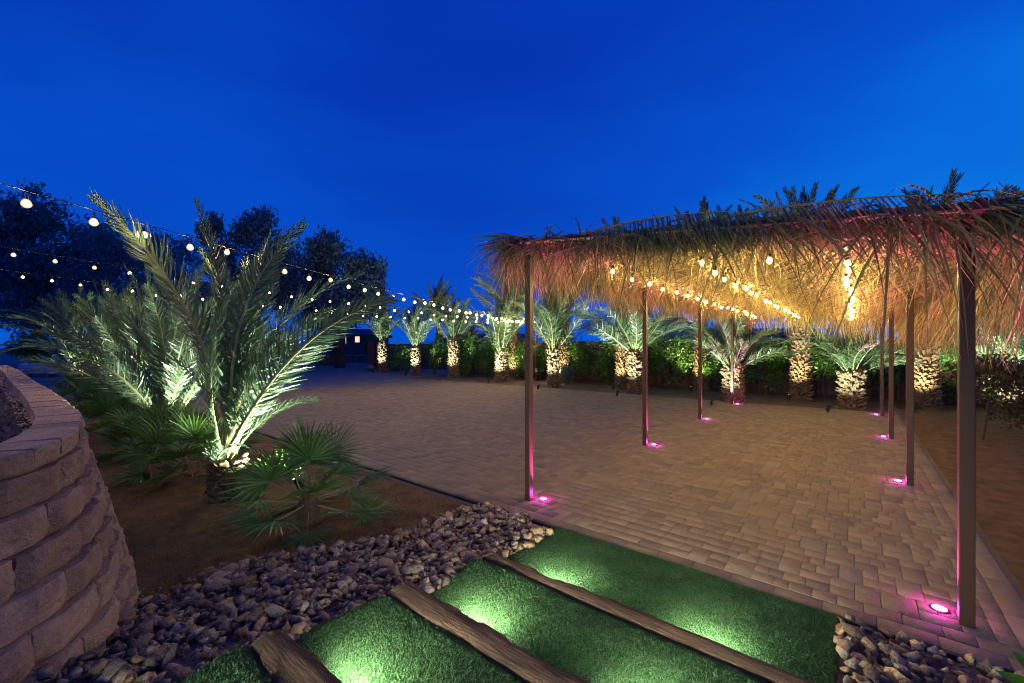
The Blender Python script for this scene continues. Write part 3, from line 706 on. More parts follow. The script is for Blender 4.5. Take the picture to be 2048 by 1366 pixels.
# back row of lit young palms
back = [(765, 744, 1.9, 2.2, .30, 'first palm at far left of the back row, before the red wall'), (832, 750, 1.5, 2.5, .30, 'second back row palm with green lit fronds beside the boulders'),
        (907, 754, 1.9, 2.2, .34, 'third back row palm with white lit trunk'), (1003, 763, 1.35, 2.4, .36, 'back row palm just left of the front pergola post'),
        (1107, 774, 1.50, 2.75, .25, 'back row palm just right of the front pergola post'), (1270, 786, 1.45, 2.6, .27, 'wide back row palm behind the second pergola post'),
        (1466, 803, 1.05, 1.9, .33, 'short stout palm behind the fourth left pergola post'), (1703, 815, .98, 1.65, .34, 'short palm left of the right post row with white fronds'),
        (2032, 826, .85, 1.7, .30, 'palm at the right frame edge behind the flowering bush')]
BP = []
for i, (px, py, h, L, r_, lab) in enumerate(back):
    b = G(px, py); b.z = -.03; BP.append((b, h, L))
    palm('young_palm', lab, b, h, r_*.66, r_*.56, 34 if i != 5 else 40, L*1.06, (3, 50) if i not in (5, 6, 7) else (4, 76), 'mid', 80+i, 'young palms in the back row', stub=.9, ragged=.75, tp=1.1)
# tall background palms
tall = [(877, 739, 2.9, 3.2, .19, 'tall palm behind the second and third back row palms', 'olive'), (940, 745, 1.6, 1.6, .2, 'short olive palm between the third and fourth back row palms', 'olive'),
        (1028, 757, 3.1, 3.2, .24, 'tall palm behind the front left pergola post', 'olive'), (1128, 764, 3.4, 2.4, .24, 'shadowed tall palm close behind the palm right of the post', 'olive'),
        (1246, 776, 3.4, 2.9, .30, 'tall palm leaning behind the wide lit palm', 'olive'), (1402, 780, 3.9, 2.9, .24, 'tall palm by the fence behind the third left post', 'olive'),
        (1602, 797, 3.5, 3.0, .28, 'tall palm with thick studded trunk at middle of hedge', 'olive'), (1850, 816, 2.9, 2.8, .30, 'tall palm with thick studded trunk between the right posts', 'olive'),
        (1490, 778, 3.9, 2.9, .25, 'hidden tall palm whose crown shows above the thatch', 'olive'), (2010, 800, 3.4, 2.7, .3, 'tall palm whose fronds rise at right of the thatch', 'olive')]
TPs = []
for i, (px, py, h, L, r_, lab, kd) in enumerate(tall):
    b = G(px, py); b.z = -.03; TPs.append((b, h))
    palm('tall_palm', lab, b, h, r_*.72, r_*.62, 36, L, (3, 62) if i < 4 else (2, 100), kd, 120+i, 'tall palms along the fence', stub=.9, ragged=.5)

# ---------------------------------------------------------------- pergola
Zr = lambda u: 2.54+(u+2.57)*(-.30/3.06)
PV = [3.45, 6.52, 9.6, 12.67]; UL, UR = -2.57, .49
perg = empty('thatched_pergola', P(UL, PV[0], 0), 'long pergola with brown metal posts and shaggy palm thatch roof', 'pergola', rz=RZ)
def lp(u, v, z): return Vector((u-UL, v-PV[0], z))
a = .0315
for j, v in enumerate(PV):
    for u in (UL, UR):
        p = lp(u, v, 0); mb = MB(); mb.box(p.x-a, p.x+a, p.y-a, p.y+a, 0, Zr(u)); mb.build('post', M_post, perg, bevel=.004)
for u in (UL, UR):
    MB().box(u-UL-.025, u-UL+.025, -.35, PV[3]-PV[0]+.3, Zr(u), Zr(u)+.06).build('beam', M_post, perg, bevel=.003)
def slope_box(v0, v1, u0, u1, dz0, dz1):
    mb = MB(); q = [(u0, v0), (u1, v0), (u1, v1), (u0, v1)]
    vs = [lp(uu, vv, Zr(uu)+dz0) for uu, vv in q]+[lp(uu, vv, Zr(uu)+dz1) for uu, vv in q]
    return mb.add(vs, [(3, 2, 1, 0), (4, 5, 6, 7), (0, 1, 5, 4), (1, 2, 6, 5), (2, 3, 7, 6), (3, 0, 4, 7)])
M_beam = mat('tan_beam', (.35, .24, .15), .6, (.28, .19, .12), 3)
for j, v in enumerate(PV): slope_box(v-.028, v+.028, UL+.03, UR-.03, -.045, .0).build('cross_beam', M_beam, perg)
for k in range(1, 12):
    v = PV[0]+k*(PV[3]-PV[0])/12
    if k % 4: slope_box(v-.02, v+.02, UL-.2, UR+.3, .003, .033).build('rafter', M_beam, perg)
for k, u in enumerate((-1.99, -1.05, -.04)):
    MB().box(u-UL-.018, u-UL+.018, -.1, PV[3]-PV[0]+.1, Zr(u)-.03, Zr(u)+.0).build('purlin', M_post, perg)
slope_box(PV[0]-.2, PV[3]+.3, UL-.15, UR+.33, .034, .044).build('thatch_mat', M_straw, perg)
# blades
def blades(S, Dv, L, Wd, droop, segs=3, curl=.0):
    n = len(S); t = np.linspace(0, 1, segs+1)[None, :, None]; L_ = L[:, None, None]
    ph = rng.random(n)*6.28; cu_ = np.stack([np.cos(ph), np.sin(ph), 0*ph], 1)[:, None, :]*curl*L_
    Pt = S[:, None, :]+Dv[:, None, :]*L_*t+np.array([0, 0, -1.])[None, None, :]*droop[:, None, None]*L_*t**2+cu_*t**2
    a_ = rng.random(n)*6.28; sd = np.cross(Dv, np.stack([np.cos(a_), np.sin(a_), .3*np.sin(a_*3)], 1)); sd /= np.linalg.norm(sd, axis=1)[:, None]+1e-6
    wt = Wd[:, None, None]*(1-.85*t**1.6)*.5
    V_ = np.stack([Pt-sd[:, None, :]*wt, Pt+sd[:, None, :]*wt], 2).reshape(-1, 3)
    b = (np.arange(n)*(segs+1)*2)[:, None]; Q = np.concatenate([b+np.array([[2*k, 2*k+1, 2*k+3, 2*k+2]]) for k in range(segs)], 0)
    rn = np.concatenate([rng.random(n)*0+rr_ for rr_ in [rng.random(n)]]); rn = np.tile(rn, segs)
    return V_, Q, rn
def strands(name, S, Dv, L, Wd, droop, m, segs=3, curl=.1):
    Dv = Dv/np.linalg.norm(Dv, axis=1)[:, None]; V_, Q, rn = blades(S, Dv, L, Wd, droop, segs, curl)
    return tag(link(name, np_mesh(name, V_, Q, m, rnd=rn), perg), kind='stuff')
zr = lambda u: 2.54+(u+2.57)*(-.30/3.06)
U0, U1, V0_, V1_ = UL-.22, UR+.38, PV[0]-.10, PV[3]+.28
def toL(u, v, z): return np.stack([u-UL, v-PV[0], z], 1)
def fringe(n, side, lmin, lmax, m=M_straw, out=.18, name='thatch_fringe', wd=(.007, .017), dens=None):
    t = rng.random(n)
    clump = rng.random(400); 
    jj = rng.normal(0, .05, n)
    if side == 'front': u = U0+(U1-U0)*t; v = V0_+jj+0*t; o_ = np.array([0, -1.])
    if side == 'back': u = U0+(U1-U0)*t; v = V1_+jj; o_ = np.array([0, 1.])
    if side == 'left': v = V0_+(V1_-V0_)*t; u = U0+jj; o_ = np.array([-1., 0])
    if side == 'right': v = V0_+(V1_-V0_)*t; u = U1+jj; o_ = np.array([1., 0])
    z = zr(u)+rng.random(n)*.05+.01
    k = (t*len(clump)*.25).astype(int); cl = clump[k]
    Dv = np.stack([o_[0]*out*rng.normal(.3, 1, n)+rng.normal(0, .15, n)+(cl-.5)*.2, o_[1]*out*rng.normal(.3, 1, n)+rng.normal(0, .15, n), -np.ones(n)], 1)
    L = (lmin+(lmax-lmin)*rng.random(n))*(.72+.5*cl)
    strands(name, toL(u, v, z), Dv, L, wd[0]+(wd[1]-wd[0])*rng.random(n), 0*L, m, 3, .12)
fringe(2300, 'left', .22, .56); fringe(1500, 'back', .25, .70); fringe(2900, 'right', .32, .82); fringe(360, 'front', .15, .45)
# inner curtains hanging along the inside of posts and from the ceiling
n = 3400
u = rng.uniform(UL, UR+.2, n); v = rng.uniform(PV[0], PV[3]+.2, n); z = zr(u)+.03
Dv = np.stack([rng.normal(0, .45, n), rng.normal(0, .45, n), -np.ones(n)], 1)
strands('hanging_leaves', toL(u, v, z), Dv, 0.10+.34*rng.random(n)**1.5, .007+.012*rng.random(n), 0*u, M_straw, 3, .2)
n = 6500
u = rng.uniform(U0, U1, n); v = rng.uniform(V0_, V1_, n); a_ = rng.normal(0, .5, n)+(rng.random(n) < .5)*3.1416
Dv = np.stack([np.cos(a_), np.sin(a_), rng.normal(-.05, .08, n)], 1)
strands('ceiling_leaves', toL(u, v, zr(u)+.032-.02*rng.random(n)), Dv, .25+.3*rng.random(n), .008+.012*rng.random(n), .1+.15*rng.random(n), M_straw, 3, .05)
# fresh fronds laid over the roof edge: long drooping leaflets
TF = [frond_mesh('thatch_frond', .10+.06*i, 62, .17, .010, 200+i, droop=1.9, mats=[M_rach, M_green], vee=.08) for i in range(4)]
def lay(u, v, az, L, dz=0., pitch=0., me=None, roll=None):
    st = Vector((u-UL, v-PV[0], zr(u)+.052+dz)); d_ = Vector((math.cos(az)*math.cos(pitch), math.sin(az)*math.cos(pitch), math.sin(pitch)-(.098 if math.cos(az) > 0 else -.098)*abs(math.cos(az))))
    f_ = link('palm_frond', me or random.choice(TF), perg, st, orient(d_, random.gauss(0, .12) if roll is None else roll)); f_.scale = (L, L, L); return f_
for i in range(11):   # along front edge toward the right
    lay(U0+(i/11)*2.4+random.uniform(0, .2), V0_+random.uniform(-.03, .1), random.gauss(0, .10), random.uniform(1.3, 1.9), random.uniform(0, .03), random.uniform(-.01, .012))
for i in range(4):    # toward the left corner
    lay(U0+.75+random.uniform(0, .4), V0_+random.uniform(0, .25), math.pi+random.gauss(0, .2), random.uniform(.95, 1.2), random.uniform(0, .04), -.02)
for i in range(2):    # tips sticking out at the right
    lay(UR-1.0+random.uniform(0, .9), V0_+random.uniform(.0, .6), random.gauss(-.1, .2), random.uniform(1.0, 1.4), .0+random.uniform(0, .03), random.uniform(-.04, .03))
for i in range(26):
    s = i % 2; v = V0_+.3+(V1_-V0_-.4)*i/26; lay(U0+1.1 if s else U1-1.2, v, math.pi*s+random.gauss(0, .3), random.uniform(1.2, 1.5), random.uniform(0, .04))
for i in range(8): lay(random.uniform(U0, U1-.3), V1_-1.0, math.pi/2+random.gauss(0, .3), 1.3)
# green leaflets draping over the front edge
n = 620
t = rng.random(n); u = U0+(U1-U0+.1)*t; v = V0_+rng.normal(0, .05, n); 
Dv = np.stack([rng.normal(.45, .5, n), -abs(rng.normal(.35, .25, n)), rng.normal(-.05, .25, n)], 1)
strands('draping_leaves', toL(u, v, zr(u)+.04+.04*rng.random(n)), Dv, .22+.28*rng.random(n), .010+.010*rng.random(n), .55+.5*rng.random(n), M_green, 5, .05)
n = 70
u = rng.uniform(UR-.35, U1+.15, n); v = V0_+rng.normal(.1, .15, n)
Dv = np.stack([rng.normal(.2, .4, n), -abs(rng.normal(.3, .25, n)), rng.normal(-.1, .3, n)], 1)
strands('draping_leaves', toL(u, v, zr(u)+.04+.05*rng.random(n)), Dv, .35+.3*rng.random(n), .012+.012*rng.random(n), .6+.5*rng.random(n), M_green, 5, .05)
n = 520
v = rng.uniform(V0_, V1_, n); u = U0+rng.normal(0, .05, n); Dv = np.stack([-abs(rng.normal(.3, .25, n)), rng.normal(0, .4, n), rng.normal(0, .2, n)], 1)
strands('draping_leaves', toL(u, v, zr(u)+.04+.04*rng.random(n)), Dv, .22+.25*rng.random(n), .010+.010*rng.random(n), .55+.5*rng.random(n), M_green, 5, .05)

n = 170
u = U0+rng.uniform(.0, .35, n); v = V0_+rng.uniform(-.06, .3, n)
Dv = np.stack([-abs(rng.normal(.8, .3, n)), rng.normal(-.25, .35, n), rng.normal(.0, .16, n)], 1)
strands('draping_leaves', toL(u, v, zr(u)+.03+.09*rng.random(n)), Dv, .24+.28*rng.random(n), .008+.008*rng.random(n), .20+.35*rng.random(n), M_green, 5, .06)
# bulbs ------------------------------------------------------
def bulb_mesh(r, m):
    bm = bmesh.new(); bmesh.ops.create_icosphere(bm, subdivisions=2, radius=r)
    for q in bm.verts:
        if q.co.z > 0: q.co.x *= 1-.45*(q.co.z/r)**2; q.co.y *= 1-.45*(q.co.z/r)**2; q.co.z *= 1.35
    me = bpy.data.meshes.new('bulb'); bm.to_mesh(me); bm.free(); me.materials.append(m); me.polygons.foreach_set('use_smooth', [True]*len(me.polygons)); return me
B_in, B_far = bulb_mesh(.017, M_bulb), bulb_mesh(.019, M_bulbf)
G_in, G_far = bulb_mesh(.026, M_glow), bulb_mesh(.035, M_glow)
for q_ in (G_in, G_far): q_.name = 'halo_shell'
SOCK = MB().tube([(0, 0, 0), (0, 0, .05)], [.014, .010], 8).mesh('socket', M_wire)
def string(label, pts, me, wire_pts, r, group):
    root = empty('string_light', Vector(wire_pts[0]), label, 'string lights', group)
    MB().tube([Vector(q)-root.location for q in wire_pts], r, 5).build('wire', M_wire, root)
    for q in pts:
        b_ = link('bulb', me, root, Vector(q)-root.location); link('socket', SOCK, b_, (0, 0, .028)); link('halo_shell', G_in if me is B_in else G_far, b_)
    return root
def runp(u, dz, v0, v1, n, lab, extra=()):
    vs_ = [v0+(v1-v0)*k/(n-1) for k in range(n)]; pts = [P(u+random.gauss(0, .015), v, H+dz+random.gauss(0, .012)) for v in vs_]
    wp = [P(u, v0-.3, H+dz+.13)]+[P(u, v, H+dz+.085+(.02 if k % 2 else 0)) for k, v in enumerate(vs_)]+[P(u, v1+.2, H+dz+.13)]
    string(lab, pts+list(extra), B_in, wp, .004, 'bulb strings under the pergola roof')
runp(-1.99, .78, 4.15, 12.5, 17, 'string of warm bulbs along the left side under the thatch')
runp(-1.05, .70, 4.35, 12.4, 17, 'string of warm bulbs along the middle under the thatch', [P(-1.02, 3.86, H+.72)])
runp(-.04, .617, 4.0, 12.4, 18, 'string of warm bulbs along the right side under the thatch', [P(-.5, 3.73, H+.65)])
# outdoor strings from pole at the back to the upper left
POLE = Vector((1.09, 19.1, 2.66))
pr = empty('light_pole', (1.09, 19.1, -.04), 'slim dark pole behind the front left pergola post', 'pole')
MB().tube([(0, 0, 0), (0, 0, 2.72)], .035, 8).build('shaft', M_post, pr); MB().box(-.05, .05, -.04, .04, .45, .62).build('junction_box', M_table, pr)
def sag_string(lab, n, Z0, x0, y0, Zm, xm, ym):
    A_ = D(x0, y0, Z0); Bm = D(xm, ym, Zm); E = POLE-Vector((0, 0, .05))
    tm = (Bm.y-A_.y)/(E.y-A_.y); lin = A_.z+(E.z-A_.z)*tm; sag = (lin-Bm.z)/(4*tm*(1-tm)) if 0 < tm < 1 else 0
    pos = lambda t: Vector((A_.x+(E.x-A_.x)*t, A_.y+(E.y-A_.y)*t, A_.z+(E.z-A_.z)*t-4*sag*t*(1-t)))
    pts = [pos(k/n)+Vector((random.gauss(0, .02), 0, random.gauss(0, .02))) for k in range(-10 if Z0 < 5 else -6, n)]
    wp = [pos(t)+Vector((0, 0, .11+(.0 if t < .95 else (-.08*(t-.95)/.05)))) for t in np.linspace(-.30 if Z0 < 5 else -.24, 1, 70)]
    string(lab, pts, B_far, wp, .005, 'outdoor bulb strings over the patio')
sag_string('highest outdoor bulb string crossing behind the big palm fronds', 38, 3.48, 56, 409, 7.57, 732, 581)
sag_string('middle outdoor bulb string running to the far pole', 29, 7.57, 25, 509, 11.95, 654, 604)
sag_string('lowest outdoor bulb string running to the far pole', 31, 10.4, 46, 554, 14.4, 733, 625)

# pink inground lights ------------------------------------------------------
PINKM = MB().tube([(0, 0, 0), (0, 0, .006), (0, 0, .011)], [.034, .034, .024], 20).mesh('lens', M_pink)
RIM = MB().tube([(0, 0, -.01), (0, 0, .0045), (0, 0, .0055)], [.046, .046, .035], 20).mesh('rim', M_black)
names = ['nearest', 'second', 'third', 'farthest']
for j, v in enumerate(PV):
    for s, uu in (('left', UL+.105), ('right', UR-.095)):
        root = empty('ground_light', P(uu, v+.10, .001), '%s pink ground light of the %s post row' % (names[j], s), 'ground light', 'pink lights at the pergola posts')
        link('rim', RIM, root); link('lens', PINKM, root)
        ld = bpy.data.lights.new('pink_lamp', 'SPOT'); ld.energy = 460; ld.color = (1, .10, .62); ld.spot_size = R(56); ld.spot_blend = .8; ld.shadow_soft_size = .02
        lo = link('pink_lamp', ld, root, (0, 0, .02)); lo.rotation_euler = (math.pi, 0, 0)
        d_ = Vector((P(UL if s == 'left' else UR, v, 0)-P(uu, v+.10, 0))); d_.z = 2.6
        lo.rotation_euler = (-d_).to_track_quat('Z', 'Y').to_euler()
        ld2 = bpy.data.lights.new('pink_glow', 'POINT'); ld2.energy = 1.9; ld2.color = (1, .05, .85); ld2.shadow_soft_size = .02
        link('pink_glow', ld2, root, (0, 0, .04))

# spotlights
spot_light(Vector((-2.22, 4.42, -.01)), bA+Vector((.0, .0, 1.5)), 'lit spotlight behind the nearest fan palm', 760, COOL, 115, 'spotlights in the left bed')
for i, b in enumerate(LP):
    spot_light(b+Vector((.95, -.15, .0)), b+Vector((-.1, 0, 1.9)), 'spotlight beside the %s date palm from the camera' % ['second', 'third', 'fourth', 'fifth'][i], 420, COOL, 100, 'spotlights in the left bed')
ords = ['first', 'second', 'third', 'fourth', 'fifth', 'sixth', 'seventh', 'eighth', 'ninth']
for i, (b, h, L) in enumerate(BP):
    to = -b.normalized(); off = Vector((to.x*1.1-.55, to.y*1.1, 0))
    spot_light(b+off, b+Vector((0, 0, h+.9)), 'black spotlight at the foot of the %s back row palm' % ords[i], (800 if i < 6 else 480) if i < 8 else 1100, COOL, 95, 'spotlights along the back strip')
ords = ['first', 'second', 'third', 'fourth', 'fifth', 'sixth', 'seventh', 'eighth', 'ninth', 'tenth']
for i, (b, h) in enumerate(TPs):
    if i == 8: continue
    to = -b.normalized(); spot_light(b+Vector((to.x*.75-.35, to.y*.75, 0)), b+Vector((0, 0, h*.8)), 'black spotlight in front of the %s tall palm from the left' % ords[i], 330, WARM, 100, 'spotlights along the hedge', M_lensw)

# ---------------------------------------------------------------- shrubs, hedge
def leaf_cloud(cen, rad, n, size, shell=.55, squash=.0, lumps=14, seed=0, flat=.2, floor=.02, hang=0.):
    r_ = np.random.default_rng(seed)
    lc = r_.normal(0, 1, (lumps, 3)); lc /= np.linalg.norm(lc, axis=1)[:, None]; lc *= (r_.random(lumps)**.4*.62)[:, None]
    k = r_.integers(0, lumps, n); d = r_.normal(0, 1, (n, 3)); d /= np.linalg.norm(d, axis=1)[:, None]; q = r_.random(n)**(1-shell*.8)
    Pn = lc[k]+d*(q*(.30+.16*r_.random(lumps)[k]))[:, None]
    X = np.array(cen)+Pn*np.array(rad); X[:, 2] = np.maximum(X[:, 2], floor)
    nrm = d+r_.normal(0, .6, (n, 3)); nrm /= np.linalg.norm(nrm, axis=1)[:, None]
    a = np.cross(nrm, r_.normal(0, 1, (n, 3))); 
    if hang: a = a*(1-hang)+np.array([0, 0, -1.])*hang
    a /= np.linalg.norm(a, axis=1)[:, None]; b = np.cross(nrm, a); b /= np.linalg.norm(b, axis=1)[:, None]+1e-6
    s = size*(.6+.8*r_.random(n))[:, None]
    V_ = np.stack([X-a*s, X+b*s*.42, X+a*s, X-b*s*.42], 1).reshape(-1, 3)
    return V_, np.arange(4*n).reshape(-1, 4), r_.random(n)
def shrub(label, base, rx, ry, h, n, size, m, seed, name='shrub', group=None, stems=4, lumps=14, cat_='shrub', low=.0):
    root = empty(name, base, label, cat_, group)
    V_, Q, rn = leaf_cloud((0, 0, low+(h-low)*.5), (rx, ry, (h-low)*.55), n, size, seed=seed, lumps=lumps)
    tag(link('foliage', np_mesh('foliage', V_, Q, m, rnd=rn), root), kind='stuff')
    rr = random.Random(seed); mb = MB()
    for k in range(stems):
        a_ = rr.random()*6.28; q = rr.uniform(.2, .6); pts = [(math.cos(a_)*.04, math.sin(a_)*.04, -.04), (math.cos(a_)*rx*q*.4, math.sin(a_)*ry*q*.4, h*.35), (math.cos(a_)*rx*q, math.sin(a_)*ry*q, h*.72)]
        mb.tube(pts, [.02, .014, .005], 6)
    mb.build('stem', M_bark, root); return root
desc = ['dense', 'rounded', 'tall', 'leafy', 'broad', 'bushy', 'low', 'thick', 'loose', 'upright', 'spreading', 'bright', 'dark', 'full', 'wide', 'ragged', 'heavy']
marks = ['far left behind the second back row palm', 'behind the third back row palm', 'beside the short olive palm', 'left of the fourth back row palm', 'behind the front left post', 'right of the slim pole', 'behind the fifth back row palm', 'left of the leaning tall palm',
         'right of the wide lit palm', 'below the gabled house', 'beside the fence opening', 'right of the short stout palm', 'left of the middle studded trunk', 'right of the middle studded trunk', 'behind the right post row', 'right of the last studded trunk', 'at the right edge behind the flowering bush']
k = 0
for k in range(17):
    u = -18.6+k*1.36; v = 16.0+.2*math.sin(k*2.3); h = (2.2 if k < 10 else 2.0)+.5*abs(math.sin(k*1.7+1)); b = P(u, v, -.02)
    shrub('%s green hedge shrub %s' % (desc[k], marks[k]), b, 1.05, .65, h, 3000, .05 if k > 6 else .06, M_hedge, 300+k, 'hedge_shrub', 'hedge shrubs along the fence', lumps=20)
for k in range(6):
    b = P(-20.5-k*2.2, 15.5+.8*k, -.02) if k < 2 else Vector((-20-(k-2)*5.5, 30+2*(k % 2), 0))
    shrub(['dark shrub behind the boulders by the red wall', 'dark shrub beyond the red wall end', 'dark shrub right of the lit house windows', 'dark shrub beyond the sandbag stack', 'dark shrub left of the sandbag stack', 'dark shrub at the far left edge'][k],
          b if k < 2 else b, 2.6 if k > 1 else 1.2, 1.6, 2.8 if k > 1 else 1.9, 2600, .12 if k > 1 else .06, M_hedge, 340+k, 'dark_shrub', 'dark shrubs in the distance', lumps=16)
# grey-blue small shrub
b = G(1135, 768); shrub('small grey blue shrub right of the fifth back row palm', Vector((b.x, b.y, -.02)), .5, .4, 1.0, 900, .06, mat('grey_leaf', (.13, .2, .17), .6, rnd=.3), 371)
# red tip flowering bush at right
b = G(1958, 877); b.z = -.02
bush = shrub('small tree with bronze and green leaves right of the nearest post', b, .85, .85, 1.75, 2600, .035, M_redtip, 380, 'bronze_leaf_tree', lumps=12, low=.55, stems=1, cat_='small tree')
b = Vector((8.9, 7.25, -.02))
root = empty('flowering_bush', b, 'bush with white flowers at the right frame edge', 'bush')
V_, Q, rn = leaf_cloud((0, 0, .85), (.85, .8, .85), 2600, .035, seed=391, lumps=12); tag(link('foliage', np_mesh('foliage', V_, Q, M_redtip, rnd=rn), root), kind='stuff')
V_, Q, rn = leaf_cloud((-.15, -.2, .95), (.65, .6, .6), 210, .042, seed=392, lumps=6); tag(link('flowers', np_mesh('flowers', V_, Q, M_petal, rnd=rn), root), kind='stuff')
MB().tube([(0, 0, -.04), (.03, .02, .4), (.0, .05, .9)], [.03, .022, .01], 7).build('stem', M_bark, root)
# bright citrus leaves close to the camera at lower right
cb = D(2085, 1366, 1.25); root = empty('citrus_plant', (cb.x, cb.y, terrain(*UV(cb.x, cb.y))-.01), 'bright green leafy plant tips at the lower right corner', 'plant')
gz = root.location.z
def big_leaf(a0_, a1_, w, name='leaf'):
    a0_, a1_ = Vector(a0_), Vector(a1_); d_ = a1_-a0_; sd = d_.cross(Vector((0, 1, 0))).normalized(); mb = MB(); K = 8; vs = []
    for i in range(K+1):
        t = i/K; c_ = a0_+d_*t+Vector((0, -.02*math.sin(math.pi*t), .01*math.sin(math.pi*t))); ww = w*math.sin(math.pi*min(1, .04+t*.96))**.8
        vs += [c_-sd*ww+Vector((0, -.008, 0)), c_, c_+sd*ww+Vector((0, -.008, 0))]
    mb.add([q-root.location for q in vs], [f for i in range(K) for f in ((i*3, i*3+1, i*3+4, i*3+3), (i*3+1, i*3+2, i*3+5, i*3+4))]); return mb.build(name, M_citrus, root, smooth=True)
base_ = D(2095, 1390, 1.25)
MB().tube([(0, 0, 0), ((base_-root.location)*.5)+Vector((.02, 0, 0)), base_-root.location], [.008, .006, .004], 6).build('stem', M_citrus, root)
big_leaf(D(2075, 1372, 1.25), D(2018, 1298, 1.25), .022); big_leaf(base_, D(1984, 1337, 1.24), .019); big_leaf(base_, D(2066, 1290, 1.3), .025)

# ---------------------------------------------------------------- fence
fr_ = empty('wooden_fence', P(-17.5, 16.95, 0), 'brown board fence behind the hedge shrubs', 'fence', rz=RZ)
fm = [MB().box(-.07, .07, -.011, .011, -.05, 1.75+.03*i).mesh('board', M_fence) for i in range(3)]
for k in range(180): link('board', fm[k % 3], fr_, (k*.15, random.uniform(-.004, .004), random.uniform(-.01, .02)), (0, 0, random.gauss(0, .01)))
for z in (.4, 1.45): MB().box(-.1, 27, .012, .05, z, z+.08).build('rail', M_fence, fr_)

# ---------------------------------------------------------------- big dusk trees at left
def tree(label, base, h, crowns, seed, n=16000, size=.2, trunkr=.4):
    root = empty('shade_tree', base, label, 'tree', 'large dark trees at left'); rr = random.Random(seed); mb = MB()
    th = h*.35; mb.tube([(0, 0, -.1), (.1, 0, th*.5), (0, .1, th)], [trunkr, trunkr*.8, trunkr*.65], 9)
    for (cx, cz, rx, rz_) in crowns: mb.tube([(0, 0, th*.8), (cx*.5, rr.uniform(-.4, .4), (th+cz)*.5), (cx, 0, cz)], [trunkr*.5, trunkr*.3, trunkr*.1], 6)
    mb.build('trunk', M_bark, root)
    tot = sum(c_[2]*c_[3] for c_ in crowns); Vs, Qs, Rs, o = [], [], [], 0
    for i, (cx, cz, rx, rz_) in enumerate(crowns):
        m_ = int(n*rx*rz_/tot); V_, Q, rn = leaf_cloud((cx, rr.uniform(-1, 1), cz), (rx*1.12, rx, rz_*1.12), m_, size, seed=seed*10+i, lumps=26, floor=.3, hang=.45, shell=.4)
        Vs.append(V_); Qs.append(Q+o); o += len(V_); Rs.append(rn)
    tag(link('crown', np_mesh('crown', np.concatenate(Vs), np.concatenate(Qs), M_tree, rnd=np.concatenate(Rs)), root), kind='stuff')
def tr_px(label, Z, bx, crowns_px, seed, n=16000, size=.2):
    base = Vector(((bx-1024)/F*Z, Z, 0)); cr_ = []; top = 0
    for (cx, cy, rx, ry) in crowns_px:
        q = D(cx, cy, Z); cr_.append((q.x-base.x, q.z, rx/F*Z, ry/F*Z)); top = max(top, q.z+ry/F*Z)
    tree(label, base, top, cr_, seed, n, size)
tr_px('dark feathery tree farthest left against the sky', 38, 70, [(70, 430, 75, 75), (0, 520, 90, 110), (130, 520, 110, 100), (40, 610, 110, 80)], 1, 24000, .19)
tr_px('dark tree with ragged top behind the second date palm', 36, 300, [(230, 500, 90, 75), (320, 510, 90, 75), (270, 590, 120, 80), (180, 600, 90, 80)], 2, 15000, .16)
tr_px('dark round topped tree rising above the foreground palm', 30, 510, [(440, 470, 32, 42), (530, 465, 62, 60), (470, 540, 80, 70), (560, 560, 90, 90), (430, 620, 90, 70)], 3, 17000, .16)
tr_px('dark weeping tree right of the foreground palm', 32, 680, [(655, 500, 48, 52), (715, 540, 58, 55), (620, 560, 60, 70), (740, 590, 42, 62), (670, 620, 80, 65)], 4, 17000, .17)

# ---------------------------------------------------------------- far things
# red block wall
rw = empty('red_block_wall', G(754, 735), 'dark red block wall behind the first back row palms', 'wall')
A_, B_ = G(752, 736), G(925, 736); A_.z = B_.z = 0; L_ = (B_-A_).length; hw = 1.78; bw = MB().box(-.195, .195, -.1, .1, .005, .195).mesh('block', M_brick, bevel=.006)
for r in range(9):
    for c_ in range(int(L_/.4)+1):
        x_ = c_*.4+(.2 if r % 2 else 0)
        if x_ < L_: link('block', bw, rw, A_+Vector((x_, 0, r*.2-.05))-rw.location)
MB().box(-.25, .25, -.25, .25, -.05, 1.95, M=Matrix.Translation(A_-rw.location-Vector((.3, 0, 0)))).build('pillar', M_brick, rw, bevel=.02)
for i, (px, Z_, rx, h_) in enumerate([(560, 37, 3.2, 3.4), (628, 38, 1.6, 3.0), (752, 35, 1.3, 2.9), (600, 30, 1.3, 1.9)]):
    shrub(['dark leafy mass left of the lit windows', 'dark shrub beside the lit hut windows', 'dark shrub between the hut and the red pillar', 'low dark shrub in front of the far hut'][i], Vector(((px-1024)/F*Z_, Z_, 0)), rx, 1.5, h_, 2600, .12, M_hedge, 700+i, 'dark_shrub', 'dark shrubs in the distance', lumps=16)
# boulders
bm_ = [np_mesh('boulder', *hull_rock(500+i, 26, (1, .8, .7)), M_boulder) for i in range(4)]
for i, (px, py, s, lab) in enumerate([(741, 740, .75, 'round boulder left of the first back row palm'), (795, 740, .9, 'tan boulder right of the first back row palm'), (812, 741, .8, 'boulder left of the second back row palm'), (806, 737, 1.1, 'largest boulder in the pile by the red wall'), (783, 741, .5, 'small boulder at the foot of the pile')]):
    q = G(px, py); o_ = link('boulder', bm_[i % 4], None, (q.x, q.y, s*.22), (random.random(), random.random()*.4, random.random()*6), s); tag(o_, lab, 'boulder', 'boulders by the red wall')
